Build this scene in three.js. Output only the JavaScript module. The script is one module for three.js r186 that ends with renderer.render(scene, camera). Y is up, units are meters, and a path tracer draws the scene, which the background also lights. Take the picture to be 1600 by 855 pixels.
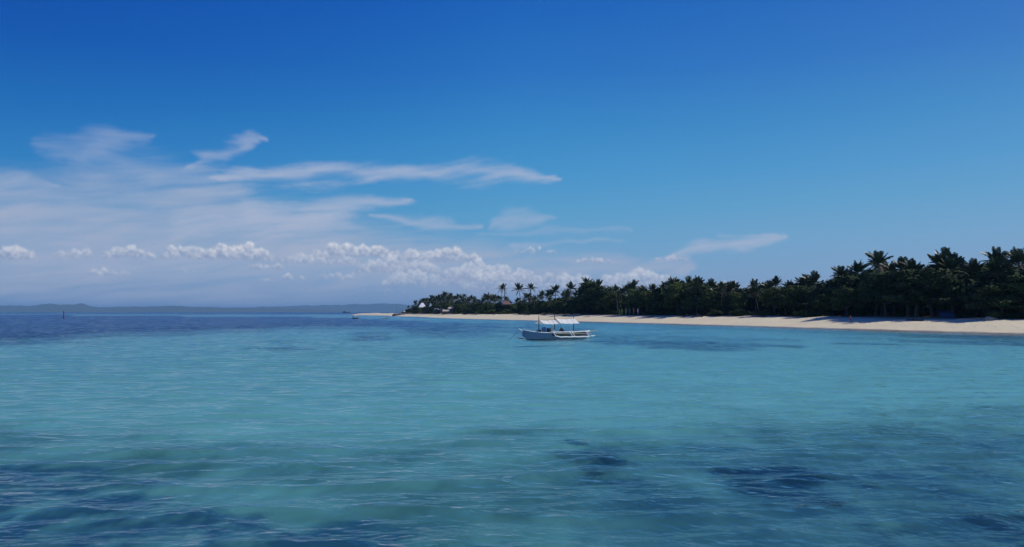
import * as THREE from 'three';
import { mergeGeometries } from 'three/addons/utils/BufferGeometryUtils.js';
import { MarchingCubes } from 'three/addons/objects/MarchingCubes.js';

// ------------------------------------------------------------------ camera, exposure
const scene = new THREE.Scene();
const W = 1600, H = 855, F = 1232, EYE = 4, HORIZON = 487.5;
const PITCH = Math.atan((HORIZON - H / 2) / F);
const camera = new THREE.PerspectiveCamera(2 * Math.atan(H / 2 / F) * 180 / Math.PI, W / H, 0.3, 60000);
camera.position.set(0, EYE, 0);
camera.rotation.set(PITCH, 0, 0);
scene.add(camera);
const renderer = new THREE.WebGLRenderer({ antialias: true });
renderer.toneMapping = THREE.LinearToneMapping;
renderer.toneMappingExposure = 1;
renderer.shadowMap.enabled = true;

// ------------------------------------------------------------------ sun
const SUN_AZ = 86 * Math.PI / 180, SUN_EL = 45 * Math.PI / 180;
const sunDir = new THREE.Vector3(Math.sin(SUN_AZ) * Math.cos(SUN_EL), Math.sin(SUN_EL), -Math.cos(SUN_AZ) * Math.cos(SUN_EL));
const sun = new THREE.DirectionalLight(new THREE.Color().setRGB(1, 0.955, 0.88), 3.6);
sun.position.copy(sunDir).multiplyScalar(900).add(new THREE.Vector3(30, 0, -350));
sun.target.position.set(30, 0, -350);
sun.castShadow = true;
Object.assign(sun.shadow.camera, { left: -420, right: 420, top: 420, bottom: -420, near: 10, far: 2200 });
sun.shadow.mapSize.set(4096, 4096);
scene.add(sun, sun.target);

// ------------------------------------------------------------------ haze between here and the hills
scene.fog = new THREE.FogExp2(new THREE.Color().setRGB(0.30, 0.60, 0.95), 5.5e-5);

// ------------------------------------------------------------------ small maths
function rng(seed) { let s = seed | 0; return () => { s = (s + 0x6d2b79f5) | 0; let t = Math.imul(s ^ (s >>> 15), 1 | s); t = (t + Math.imul(t ^ (t >>> 7), 61 | t)) ^ t; return ((t ^ (t >>> 14)) >>> 0) / 4294967296; }; }
const clamp = (x, a = 0, b = 1) => x < a ? a : x > b ? b : x;
const mix = (a, b, t) => a + (b - a) * t;
const sstep = (a, b, x) => { const t = clamp((x - a) / (b - a)); return t * t * (3 - 2 * t); };
const lin = (c) => { c /= 255; return c <= 0.04045 ? c / 12.92 : ((c + 0.055) / 1.055) ** 2.4; };
const srgb = (r, g, b) => [lin(r), lin(g), lin(b)];
function hash2(ix, iy) { let h = Math.imul(ix, 374761393) + Math.imul(iy, 668265263) | 0; h = Math.imul(h ^ (h >>> 13), 1274126177); return ((h ^ (h >>> 16)) >>> 0) / 4294967296; }
function vnoise(x, y) {
  const ix = Math.floor(x), iy = Math.floor(y), fx = x - ix, fy = y - iy;
  const u = fx * fx * fx * (fx * (fx * 6 - 15) + 10), v = fy * fy * fy * (fy * (fy * 6 - 15) + 10);
  const a = hash2(ix, iy), b = hash2(ix + 1, iy), c = hash2(ix, iy + 1), d = hash2(ix + 1, iy + 1);
  return a + (b - a) * u + (c - a) * v + (a - b - c + d) * u * v;
}
function fbm(x, y, o = 4, g = 0.5) { let s = 0, a = 0.5, n = 0; for (let i = 0; i < o; i++) { s += a * vnoise(x, y); n += a; a *= g; const t = x * 1.62 - y * 1.22 + 17.1; y = x * 1.22 + y * 1.62 + 9.7; x = t; } return s / n; }
function curve(table, x) { // piecewise linear [[x, v], ...]
  if (x <= table[0][0]) return table[0][1];
  for (let i = 1; i < table.length; i++) if (x <= table[i][0]) { const [x0, a] = table[i - 1], [x1, b] = table[i]; return mix(a, b, (x - x0) / (x1 - x0)); }
  return table[table.length - 1][1];
}
// survey of the photograph: bearing (px) and a level give a place on the ground
const ray = (px, py) => { const x = (px - W / 2) / F, y = (H / 2 - py) / F, c = Math.cos(PITCH), s = Math.sin(PITCH); return new THREE.Vector3(x, y * c + s, -(c - y * s)); };
const at = (px, py, level = 0) => { const r = ray(px, py); return r.multiplyScalar((level - EYE) / r.y).add(new THREE.Vector3(0, EYE, 0)); };
const atDepth = (px, py, depth) => { const r = ray(px, py); return r.multiplyScalar(depth / -r.z).add(new THREE.Vector3(0, EYE, 0)); };
const azel = (px, py) => { const r = ray(px, py); return [Math.atan2(r.x, -r.z) * 180 / Math.PI, Math.atan2(r.y, Math.hypot(r.x, r.z)) * 180 / Math.PI]; };
const pxOf = (x, z) => W / 2 + F * x / -z;      // bearing only

// ------------------------------------------------------------------ sky (air and clouds)
function makeSky() {
  const TW = 4096, TH = 2048, data = new Float32Array(TW * TH * 4);
  const rows = [[-90, srgb(120, 142, 175)], [0, srgb(146, 166, 194)], [0.7, srgb(142, 165, 195)], [1.5, srgb(132, 160, 194)], [2.7, srgb(124, 164, 200)], [5, srgb(108, 163, 203)], [7.3, srgb(90, 158, 203)], [10, srgb(72, 148, 203)], [13.2, srgb(56, 134, 197)], [17, srgb(42, 114, 191)], [22, srgb(28, 98, 184)], [30, srgb(24, 84, 180)], [45, srgb(22, 78, 172)], [90, srgb(22, 76, 168)]];
  const table = [0, 1, 2].map((k) => rows.map(([e, c]) => [e, c[k]]));
  // thin high cloud: strokes as [px, py, half width px] spines
  const strokes = [
    [[[330, 279, 5], [380, 274, 11], [470, 270, 14], [560, 270, 14], [650, 273, 13], [720, 270, 17], [790, 271, 17], [830, 280, 9], [865, 284, 3]], 0.62, 0.9],
    [[[275, 258, 3], [310, 248, 9], [350, 239, 12], [385, 222, 12], [402, 207, 8], [418, 212, 3]], 0.42, 1.1],
    [[[80, 226, 12], [130, 228, 17], [190, 224, 11], [240, 220, 4]], 0.24, 1.3],
    [[[140, 240, 14], [220, 258, 22], [300, 275, 20], [360, 285, 12]], 0.18, 1.4],
    [[[-20, 282, 10], [25, 283, 14], [60, 288, 9], [85, 292, 3]], 0.26, 1.2],
    [[[390, 330, 26], [470, 325, 24], [540, 314, 16], [590, 312, 9], [638, 313, 3]], 0.55, 0.9],
    [[[300, 350, 24], [400, 345, 32], [480, 345, 28], [540, 340, 18]], 0.42, 1.1],
    [[[585, 335, 3], [640, 342, 9], [690, 350, 10], [740, 354, 4]], 0.46, 1.0],
    [[[765, 353, 5], [800, 344, 14], [835, 340, 13], [866, 343, 5]], 0.4, 1.1],
    [[[1022, 405, 5], [1060, 396, 11], [1100, 387, 14], [1150, 380, 12], [1195, 374, 8], [1227, 371, 5]], 0.66, 0.7],
    [[[1120, 367, 2], [1160, 368, 3], [1210, 368, 3]], 0.5, 0.7],
    [[[740, 366, 3], [830, 362, 4], [980, 359, 3]], 0.2, 1.3],
    [[[800, 386, 3], [880, 378, 4], [970, 374, 2]], 0.25, 1.2],
    [[[-160, 410, 90], [150, 400, 95], [330, 395, 85], [520, 405, 66], [680, 420, 48], [820, 425, 32], [960, 420, 22], [1060, 418, 12]], 0.72, 1.5],
    [[[-160, 330, 50], [90, 325, 42], [230, 310, 44], [360, 320, 40]], 0.42, 1.6],
    [[[-300, 360, 80], [-160, 350, 70], [-60, 345, 50]], 0.35, 1.6],
  ].map(([pts, a, soft]) => {
    const p = pts.map(([x, y, w]) => [...azel(x, y), w / F * 57.3]);
    const m = Math.max(...p.map((q) => q[2])) * 2.2 + 0.4;
    return { p, a, soft, box: [Math.min(...p.map((q) => q[0])) - m, Math.max(...p.map((q) => q[0])) + m, Math.min(...p.map((q) => q[1])) - m, Math.max(...p.map((q) => q[1])) + m] };
  });
  // cumulus: heaps of puffs on flat bases, [px0, px1, base py, height px, density]
  const R = rng(77), puffs = [];
  function heap(a0, a1, base, height, strength, n) {
    const list = [], span = a1 - a0;
    for (let i = 0; i < n; i++) {
      const u = R(), lump = 0.45 + 0.55 * vnoise((a0 + u * span) * 1.3, 3.7 + base), edge = Math.sin(Math.PI * clamp(u, 0.03, 0.97)) ** 0.5;
      const hh = height * lump * edge, y = base + R() ** 1.2 * hh * 0.85, r = (0.22 + 0.28 * R()) * height * (0.5 + 0.5 * edge) * (1 - 0.35 * (y - base) / height);
      list.push([a0 + u * span, y, r]);
    }
    puffs.push({ list, base, height, strength, box: [a0 - height, a1 + height, base - height * 0.5, base + height * 1.7] });
  }
  const heapPx = (x0, x1, yb, hp, s, n) => { const [a0, e0] = azel(x0, yb), [a1] = azel(x1, yb); heap(a0, a1, e0, 1.0 * hp / F * 57.3, Math.min(0.98, s * 1.12), Math.round(n * 1.3)); };
  for (const h of [[2, 52, 404, 26, 0.9, 16], [85, 145, 404, 22, 0.55, 16], [160, 238, 402, 22, 0.75, 22], [140, 170, 430, 13, 0.7, 9], [172, 202, 430, 11, 0.5, 8], [252, 330, 402, 22, 0.7, 22], [300, 425, 404, 27, 0.85, 34], [275, 320, 425, 9, 0.35, 8],
    [390, 440, 421, 14, 0.65, 12], [438, 475, 437, 13, 0.65, 9], [408, 425, 440, 7, 0.5, 5], [440, 560, 412, 26, 0.55, 30], [495, 620, 400, 26, 0.85, 34], [500, 560, 436, 14, 0.5, 14], [560, 680, 426, 34, 0.6, 40], [625, 750, 408, 28, 0.8, 34], [600, 720, 448, 30, 0.5, 40], [690, 800, 440, 40, 0.62, 44], [720, 860, 456, 40, 0.55, 50], [760, 900, 442, 26, 0.55, 36], [800, 870, 396, 11, 0.5, 14], [860, 980, 456, 34, 0.6, 44], [900, 955, 411, 11, 0.75, 14], [930, 1062, 452, 34, 0.62, 44], [1025, 1075, 408, 11, 0.6, 12], [1080, 1200, 452, 14, 0.4, 20], [560, 640, 457, 8, 0.3, 12]]) heapPx(...h);
  for (let a = -172; a < 180; a += 7 + 9 * R()) if (a < -38 || a > 38) { const w = 2 + 6 * R(); heap(a, a + w, 2.6 + 2.2 * R(), 0.7 + 0.9 * R(), 0.55 + 0.3 * R(), 26); }
  const sunV = sunDir, cirrusC = srgb(176, 186, 209), veilC = srgb(170, 180, 203), lit = srgb(226, 228, 232), dim = srgb(136, 153, 186);
  const threads = (x, y) => { let t = 0, a = 0.5, n = 0; for (let o = 0; o < 5; o++) { t += a * vnoise(x, y + o * 3.3); n += a; a *= 0.56; x = x * 1.75 + y * 0.12 + 5.1; y = y * 2.1 - x * 0.06 + 2.9; } return t / n; };
  for (let j = 0; j < TH; j++) {
    const el = ((j + 0.5) / TH - 0.5) * 180, ce = Math.cos(el * Math.PI / 180), se = Math.sin(el * Math.PI / 180);
    const base = table.map((t) => curve(t, el)), k = 0.3 + 0.7 * sstep(0, 20, el);
    for (let i = 0; i < TW; i++) {
      const phi = ((i + 0.5) / TW - 0.5) * 2 * Math.PI, dx = Math.cos(phi) * ce, dz = Math.sin(phi) * ce;
      let az = Math.atan2(dx, -dz) * 180 / Math.PI;
      const cosAz = Math.cos((az * Math.PI / 180) - SUN_AZ), f = Math.max(-0.40, (1 + cosAz) / 2 - 0.535);
      const g = clamp(dx * sunV.x + se * sunV.y + dz * sunV.z, 0, 1), halo = 0.10 * g ** 24 + 0.05 * g ** 6;
      const q0 = f < 0 ? 4.6 : 2.3, q1 = f < 0 ? 2.1 : 0.5, q2 = f < 0 ? 0.8 : 0.15;
      let r = base[0] * Math.exp(q0 * k * f) + halo, gg = base[1] * Math.exp(q1 * k * f) + halo, b = base[2] * Math.exp(q2 * k * f) + halo;
      if (el > -1 && el < 40) {
        // high cloud
        let cover = 0, veil = 0;
        const wa = az + (fbm(az * 0.35 + 5, el * 0.9, 4) - 0.5) * 2.4, we = el + (fbm(az * 0.3 + 40, el * 0.8 + 9, 4) - 0.5) * 1.0;
        const bend = fbm(az * 0.12 + 7, el * 0.3, 3) * 3, streak = threads(az * 0.16 + bend * 0.3, el * 1.25 - az * 0.16 + bend), wisp = threads(az * 0.5 + 8, el * 4.2 - az * 0.5 + bend * 1.5);
        if (az > -60 && az < 30) for (let s = 0; s < strokes.length; s++) {
          const st = strokes[s];
          if (wa < st.box[0] || wa > st.box[1] || we < st.box[2] || we > st.box[3]) continue;
          let best = 3;
          for (let q = 1; q < st.p.length; q++) {
            const A = st.p[q - 1], B = st.p[q], vx = B[0] - A[0], vy = B[1] - A[1], t = clamp(((wa - A[0]) * vx + (we - A[1]) * vy) / (vx * vx + vy * vy));
            const d = Math.hypot(wa - A[0] - t * vx, we - A[1] - t * vy) / mix(A[2], B[2], t);
            if (d < best) best = d;
          }
          const v = st.a * 1.15 * sstep(-0.4, 1.25, 1.12 - best + (streak - 0.5) * (st.soft > 1.45 ? 0.75 : 1.3 * st.soft) + (wisp - 0.5) * (st.soft > 1.45 ? 0.3 : 0.75)) * clamp(0.6 + 0.5 * streak + 0.25 * wisp, 0, 1.1);
          if (st.soft > 1.45) veil = 1 - (1 - veil) * (1 - v); else cover = 1 - (1 - cover) * (1 - v);
        }
        if (az < -36 || az > 36) { const out = sstep(36, 55, Math.abs(az)); veil = Math.max(veil, out * 0.45 * sstep(0.5, 0.75, fbm(az * 0.06 + 3, el * 0.16 + 1, 5)) * sstep(40, 24, el)); }
        r = mix(r, veilC[0], veil); gg = mix(gg, veilC[1], veil); b = mix(b, veilC[2], veil);
        r = mix(r, cirrusC[0], cover); gg = mix(gg, cirrusC[1], cover); b = mix(b, cirrusC[2], cover);
        // heaped cloud
        if (el < 9) {
          const n1 = fbm(az * 2.6, el * 2.9 + 31, 4, 0.6) - 0.5, n2 = fbm(az * 2.6 + 77, el * 2.9 + 3, 4, 0.6) - 0.5;
          for (let s = 0; s < puffs.length; s++) {
            const hp = puffs[s], x = az + n1 * 0.34 * hp.height, y = el + n2 * 0.34 * hp.height;
            if (az < hp.box[0] || az > hp.box[1] || el < hp.box[2] || el > hp.box[3]) continue;
            let den = 0, top = -9, nx = 0, ny = 0;
            for (const [cx, cy, cr] of hp.list) {
              const ex = (x - cx) / cr, ey = (y - cy) / cr, q = ex * ex + ey * ey;
              if (q > 1) continue;
              const z = Math.sqrt(1 - q) * cr;
              den += (1 - q) * 1.6;
              if (z > top) { top = z; nx = ex; ny = ey; }
            }
            if (den <= 0) continue;
            den = clamp(den * 1.4) * sstep(hp.base - 0.1 * hp.height, hp.base + 0.1 * hp.height, y) * hp.strength;
            const up = clamp((y - hp.base) / hp.height), fine = fbm(az * 7, el * 8, 3) - 0.5;
            const L = clamp(0.12 + 0.55 * up + 0.36 * ny + 0.16 * nx + 0.9 * fine);
            den *= clamp(0.85 + 0.7 * fine + 0.3 * L);
            r = mix(r, mix(dim[0], lit[0], L), den); gg = mix(gg, mix(dim[1], lit[1], L), den); b = mix(b, mix(dim[2], lit[2], L), den);
          }
        }
      }
      const o = (j * TW + i) * 4;
      data[o] = r; data[o + 1] = gg; data[o + 2] = b; data[o + 3] = 1;
    }
  }
  const t = new THREE.DataTexture(data, TW, TH, THREE.RGBAFormat, THREE.FloatType);
  t.mapping = THREE.EquirectangularReflectionMapping; t.magFilter = t.minFilter = THREE.LinearFilter; t.colorSpace = THREE.LinearSRGBColorSpace; t.needsUpdate = true;
  return t;
}
const sky = makeSky();
scene.background = sky; scene.environment = sky;
console.log('sky done');

// ------------------------------------------------------------------ naming and building helpers
const taken = new Map();
const numbered = (n) => { const k = taken.get(n) ?? -1; taken.set(n, k + 1); return k < 0 ? n : `${n}_${String(k + 1).padStart(3, '0')}`; };
function tag(o, label, category, group, kind) { if (label) o.userData.label = label; if (category) o.userData.category = category; if (group) o.userData.group = group; if (kind) o.userData.kind = kind; return o; }
function mesh(name, geo, mat, parent) { const m = new THREE.Mesh(geo, mat); m.name = name; m.castShadow = m.receiveShadow = true; if (parent) parent.add(m); return m; }
function structure(name, geo, mat, label, category) { const m = mesh(numbered(name), geo, mat, scene); return tag(m, label, category, null, 'structure'); }
function thing(name, label, category, pos = [0, 0, 0], turn = 0, group) { const g = new THREE.Group(); g.name = numbered(name); g.position.set(...pos); g.rotation.y = turn; tag(g, label, category, group); scene.add(g); return g; }
const std = (r, g, b, rough = 0.85, more = {}) => new THREE.MeshStandardMaterial({ color: new THREE.Color().setRGB(r, g, b), roughness: rough, metalness: 0, side: THREE.DoubleSide, ...more });
const M4 = () => new THREE.Matrix4();
const box = (w, h, d, x = 0, y = 0, z = 0) => new THREE.BoxGeometry(w, h, d).translate(x, y, z);
function rod(a, b, r0, r1 = r0, seg = 8) { // tapered rod between two points
  const A = new THREE.Vector3(...a), B = new THREE.Vector3(...b), d = B.clone().sub(A), L = d.length();
  const g = new THREE.CylinderGeometry(r1, r0, L, seg, 1).translate(0, L / 2, 0);
  return g.applyMatrix4(M4().compose(A, new THREE.Quaternion().setFromUnitVectors(new THREE.Vector3(0, 1, 0), d.normalize()), new THREE.Vector3(1, 1, 1)));
}
function bentTube(points, radii, sides = 7) { // tapered tube along points
  const pos = [], idx = [], up = new THREE.Vector3(0.31, 0.2, 0.93);
  points.forEach((p, i) => {
    const a = points[Math.max(0, i - 1)], b = points[Math.min(points.length - 1, i + 1)];
    const t = new THREE.Vector3().subVectors(b, a).normalize(), u = new THREE.Vector3().crossVectors(up, t).normalize(), v = new THREE.Vector3().crossVectors(t, u);
    for (let s = 0; s < sides; s++) { const w = s / sides * 2 * Math.PI, q = p.clone().addScaledVector(u, Math.cos(w) * radii[i]).addScaledVector(v, Math.sin(w) * radii[i]); pos.push(q.x, q.y, q.z); }
  });
  for (let i = 0; i < points.length - 1; i++) for (let s = 0; s < sides; s++) { const a = i * sides + s, b = i * sides + (s + 1) % sides; idx.push(a, b, a + sides, b, b + sides, a + sides); }
  const g = new THREE.BufferGeometry(); g.setAttribute('position', new THREE.Float32BufferAttribute(pos, 3)); g.setIndex(idx); g.computeVertexNormals(); return g;
}
function grid(nu, nv, fn, color) { // surface over (u, v) in 0..1, uv in metres of x, z
  const pos = new Float32Array((nu + 1) * (nv + 1) * 3), uv = new Float32Array((nu + 1) * (nv + 1) * 2), col = color && new Float32Array(pos.length), idx = new Uint32Array(nu * nv * 6), p = new THREE.Vector3(), c = [0, 0, 0];
  let k = 0;
  for (let j = 0; j <= nv; j++) for (let i = 0; i <= nu; i++, k++) {
    fn(i / nu, j / nv, p); pos[k * 3] = p.x; pos[k * 3 + 1] = p.y; pos[k * 3 + 2] = p.z; uv[k * 2] = p.x; uv[k * 2 + 1] = -p.z;
    if (color) { color(p, c, i / nu, j / nv); col[k * 3] = c[0]; col[k * 3 + 1] = c[1]; col[k * 3 + 2] = c[2]; }
  }
  k = 0;
  for (let j = 0; j < nv; j++) for (let i = 0; i < nu; i++) { const a = j * (nu + 1) + i, b = a + 1, d = a + nu + 1, e = d + 1; idx[k++] = a; idx[k++] = b; idx[k++] = d; idx[k++] = b; idx[k++] = e; idx[k++] = d; }
  const g = new THREE.BufferGeometry(); g.setAttribute('position', new THREE.BufferAttribute(pos, 3)); g.setAttribute('uv', new THREE.BufferAttribute(uv, 2)); if (color) g.setAttribute('color', new THREE.BufferAttribute(col, 3)); g.setIndex(new THREE.BufferAttribute(idx, 1)); g.computeVertexNormals(); return g;
}
function texture(n, fn, repeat, srgbOut = false, turn = 0) { // tiling map from fn(u, v) -> [r, g, b] in 0..1
  const d = new Uint8Array(n * n * 4);
  for (let j = 0; j < n; j++) for (let i = 0; i < n; i++) { const c = fn(i / n, j / n), o = (j * n + i) * 4; d[o] = clamp(c[0]) * 255; d[o + 1] = clamp(c[1]) * 255; d[o + 2] = clamp(c[2]) * 255; d[o + 3] = 255; }
  const t = new THREE.DataTexture(d, n, n); t.wrapS = t.wrapT = THREE.RepeatWrapping; t.magFilter = t.minFilter = THREE.LinearFilter; t.repeat.set(repeat, repeat); t.rotation = turn; if (srgbOut) t.colorSpace = THREE.SRGBColorSpace; t.needsUpdate = true; return t;
}

// ------------------------------------------------------------------ shoreline and land
const SHORE = [[1600, 521.5], [1500, 518.8], [1400, 516.2], [1240, 511.6], [1100, 507.6], [1000, 505], [900, 502.6], [800, 500.2], [720, 498.2], [680, 496.8], [655, 495.4]].map(([x, y]) => at(x, y, 0));
SHORE.unshift(new THREE.Vector3(128, 0, -30), new THREE.Vector3(113, 0, -92));
SHORE.push(new THREE.Vector3(-116, 0, -750), new THREE.Vector3(-124, 0, -810), new THREE.Vector3(-104, 0, -880));
const shoreCurve = new THREE.CatmullRomCurve3(SHORE, false, 'centripetal');
const NS = 420, shorePts = shoreCurve.getSpacedPoints(NS);
const shoreNormal = shorePts.map((p, i) => { const a = shorePts[Math.max(0, i - 4)], b = shorePts[Math.min(NS, i + 4)], d = b.clone().sub(a).normalize(); return new THREE.Vector3(-d.z, 0, d.x); }); // inland
for (const n of shoreNormal) if (n.x < 0 && n.z > 0.5) n.negate();
const PROFILE = [[-60, -3.5], [-30, -2.2], [-8, -0.85], [-1.5, -0.16], [0, 0], [2, 0.24], [6, 0.85], [11, 1.55], [17, 2.3], [24, 2.75], [60, 3.2], [160, 3.7]];
const landHeight = (t, x, z) => curve(PROFILE, t) + (t > 1 ? sstep(1, 10, t) * ((fbm(x * 0.09, z * 0.09, 3) - 0.5) * 0.5 + (fbm(x * 0.6, z * 0.6, 2) - 0.5) * 0.14) : 0);
const landPoint = (s, t, out = new THREE.Vector3()) => { // s in 0..NS along the shore, t metres inland
  const i = clamp(Math.floor(s), 0, NS - 1), f = s - i, wob = (vnoise(s * 0.11, 4.2) - 0.5) * 1.6;
  out.lerpVectors(shorePts[i], shorePts[i + 1], f); const n = new THREE.Vector3().lerpVectors(shoreNormal[i], shoreNormal[i + 1], f).normalize();
  out.addScaledVector(n, t + wob); out.y = landHeight(t, out.x, out.z); return out;
};
const sandGrain = texture(512, (u, v) => { const n = 0.86 + 0.14 * (hash2(u * 512, v * 512) * 0.6 + 0.4 * vnoise(u * 64, v * 64)); return [n, n, n]; }, 0.25);
const sandBump = texture(512, (u, v) => { const w = (k) => { const x = u * k, y = v * k, ix = Math.floor(x), iy = Math.floor(y), fx = sstep(0, 1, x - ix), fy = sstep(0, 1, y - iy), c = (i, j) => hash2((ix + i) % k, (iy + j) % k + k * 7); return mix(mix(c(0, 0), c(1, 0), fx), mix(c(0, 1), c(1, 1), fx), fy); }; const n = 0.45 * w(9) + 0.35 * w(23) + 0.2 * w(61); return [n, n, n]; }, 0.083, false, 0.6);
const sandMat = std(1, 1, 1, 0.95, { vertexColors: true, map: sandGrain, bumpMap: sandBump, bumpScale: 0.16 });
const TREE_T = [[0, 24], [60, 23], [110, 23], [160, 23], [220, 23], [330, 19], [420, 14]]; // where the trees begin, metres inland
const TS = [-60, -40, -30, -22, -16, -11, -8, -5, -3, -1.5, -0.6, 0, 0.5, 1, 1.7, 2.5, 3.5, 4.5, 6, 7.5, 9, 11, 13, 15, 17, 19, 21, 24, 28, 34, 45, 70, 110, 160];
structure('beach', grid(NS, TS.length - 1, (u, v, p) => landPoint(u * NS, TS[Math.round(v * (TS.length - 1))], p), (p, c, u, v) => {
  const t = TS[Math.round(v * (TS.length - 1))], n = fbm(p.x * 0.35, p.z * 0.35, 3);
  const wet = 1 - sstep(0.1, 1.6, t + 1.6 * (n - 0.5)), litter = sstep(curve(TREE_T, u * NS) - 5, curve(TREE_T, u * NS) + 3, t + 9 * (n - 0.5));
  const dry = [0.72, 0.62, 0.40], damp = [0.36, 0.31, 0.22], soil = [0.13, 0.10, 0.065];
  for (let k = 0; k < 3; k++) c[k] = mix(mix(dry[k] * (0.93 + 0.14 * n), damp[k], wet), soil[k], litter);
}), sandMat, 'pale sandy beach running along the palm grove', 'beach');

// sand spit beyond the point
const spitA = at(534, 492.2, 0), spitB = at(640, 494, 0);
structure('sandbar', grid(90, 30, (u, v, p) => {
  const e = (v - 0.5) * 2, n = fbm(u * 9, v * 4 + 3, 3);
  p.lerpVectors(spitA, spitB, u); const w = 40 * (0.25 + 0.75 * Math.sin(Math.PI * clamp(u * 0.9 + 0.02, 0, 0.6)) ** 0.6);
  p.z += e * w * 1.5 - 18; p.y = -1.3 + (3.0 * sstep(0, 0.35, u) + 0.5) * Math.exp(-2.6 * e * e) * (0.85 + 0.3 * n) + 0.35 * sstep(0.1, 0.4, u);
  if (Math.abs(e) > 0.99 || u < 0.005) p.y = -2;
}, (p, c) => { const n = fbm(p.x * 0.2, p.z * 0.2, 3), wet = 1 - sstep(0.1, 0.5, p.y); for (let k = 0; k < 3; k++) c[k] = mix([0.72, 0.62, 0.40][k] * (0.9 + 0.2 * n), [0.36, 0.31, 0.22][k], wet); }), sandMat, 'thin pale sandbar reaching left from the wooded point', 'sandbar');

// ------------------------------------------------------------------ sea bed with seagrass meadows
const BED = -1;
const GRASS = [0.006, 0.024, 0.050], THIN = [0.06, 0.09, 0.13], WEEDY = [0.17, 0.19, 0.15];
const meadow = (pts, cover, warp, soft = 0.9, tone = GRASS) => { const p = pts.map(([x, y]) => { const q = at(x, y, BED); return [q.x, q.z]; }); return { p, cover, warp, soft, tone, box: [Math.min(...p.map((q) => q[0])) - 30, Math.max(...p.map((q) => q[0])) + 30, Math.min(...p.map((q) => q[1])) - 30, Math.max(...p.map((q) => q[1])) + 30] }; };
const MEADOWS = [
  meadow([[-400, 549], [0, 541], [60, 538], [130, 532], [200, 530], [270, 527], [300, 524], [400, 520], [480, 517], [560, 515], [640, 515], [680, 507], [600, 501.5], [560, 499.8], [500, 498.2], [420, 497], [330, 497], [250, 495.5], [120, 494.5], [0, 493.5], [-400, 492.5]], 0.97, 9),
  meadow([[560, 514], [600, 519], [650, 523], [700, 527], [760, 530], [830, 530], [930, 527], [900, 516], [800, 508.5], [740, 506.5], [680, 505.5], [620, 503]], 0.6, 10),
  meadow([[380, 545], [400, 542.6], [440, 541.5], [470, 543], [520, 547], [480, 547.5], [430, 547]], 0.85, 3),
  meadow([[530, 529], [560, 525], [600, 526], [620, 530], [590, 533], [560, 532]], 0.9, 3),
  meadow([[900, 531], [960, 530], [1040, 533], [1120, 535], [1200, 538], [1250, 543], [1200, 547], [1120, 548], [1050, 546], [1000, 541], [940, 538]], 0.7, 4),
  meadow([[1290, 536], [1400, 537], [1440, 539], [1350, 540.5]], 0.7, 3),
  meadow([[1400, 533], [1500, 530], [1640, 528], [1640, 542], [1500, 540]], 0.7, 4),
  meadow([[940, 519], [1040, 520], [1130, 522], [1010, 524]], 0.5, 6),
  meadow([[-300, 650], [300, 700], [700, 690], [900, 670], [1180, 650], [1700, 625], [1700, 980], [-300, 980]], 0.62, 2.2, 2.2, WEEDY),
  meadow([[-250, 720], [100, 738], [250, 772], [380, 795], [600, 835], [760, 845], [900, 900], [-250, 960]], 0.66, 1.0, 1.0, THIN),
  meadow([[860, 760], [960, 710], [1120, 700], [1330, 690], [1700, 660], [1700, 960], [1000, 960]], 0.60, 1.6, 2.4, THIN),
  meadow([[885, 700], [930, 688], [1000, 712], [985, 752], [900, 748]], 0.75, 0.9, 1.0, GRASS),
  meadow([[1140, 735], [1220, 722], [1310, 748], [1330, 792], [1200, 794]], 0.75, 0.9, 1.0, GRASS),
  meadow([[1330, 840], [1450, 800], [1700, 770], [1700, 900], [1400, 900]], 0.6, 1.0, 1.2, GRASS),
];
function inside(p, x, z) { let c = false; for (let i = 0, j = p.length - 1; i < p.length; j = i++) if ((p[i][1] > z) !== (p[j][1] > z) && x < (p[j][0] - p[i][0]) * (z - p[i][1]) / (p[j][1] - p[i][1]) + p[i][0]) c = !c; return c; }
function growth(x, z, c) { // lays the meadows over the sand colour c
  for (const m of MEADOWS) {
    if (x < m.box[0] || x > m.box[1] || z < m.box[2] || z > m.box[3]) continue;
    const k = 1 / (m.warp * 1.7), wx = x + (fbm(x * k + 3, z * k, 4) - 0.5) * 3.4 * m.warp, wz = z + (fbm(x * k + 50, z * k + 20, 4) - 0.5) * 4.2 * m.warp;
    let hit = 0; for (let e = 0; e < 16; e++) { const rr = m.soft * m.warp * (0.25 + 0.25 * (e % 4)), th = e * 2.4 + 6.28 * hash2(x * 31 | 0, z * 31 | 0); if (inside(m.p, wx + rr * Math.cos(th), wz + rr * Math.sin(th) * (-z > 60 ? 1.6 : 1))) hit += 1 / 16; }
    if (hit <= 0) continue;
    const q = fbm(x * k * 1.8 + 9, z * k * 0.9, 4, 0.6), g = sstep(0, 1, hit + 0.4 * (q - 0.5)) * (m.cover > 0.95 ? 0.96 : clamp((m.cover - q) * (m.soft > 1.5 ? 1.3 : 2.2) + 0.5, 0.1, 0.95));
    for (let i = 0; i < 3; i++) c[i] = mix(c[i], m.tone[i] * (0.8 + 0.4 * q), g);
  }
  if (-z > 1150) { const g = 0.96 * sstep(1150, 1500, -z + 260 * (fbm(x * 0.006, z * 0.006, 3) - 0.5)); for (let i = 0; i < 3; i++) c[i] = mix(c[i], GRASS[i], g); }
}
const polar = (R0, R1, half) => (u, v, p) => { const inv = mix(1 / R0, 1 / R1, Math.pow(v, 1)), r = 1 / inv, a = (u - 0.5) * 2 * half; p.set(Math.sin(a) * r, 0, -Math.cos(a) * r); return r; };
const bedPolar = polar(5, 40000, 1.15);
const bedMat = std(1, 1, 1, 1, { vertexColors: true });
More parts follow.
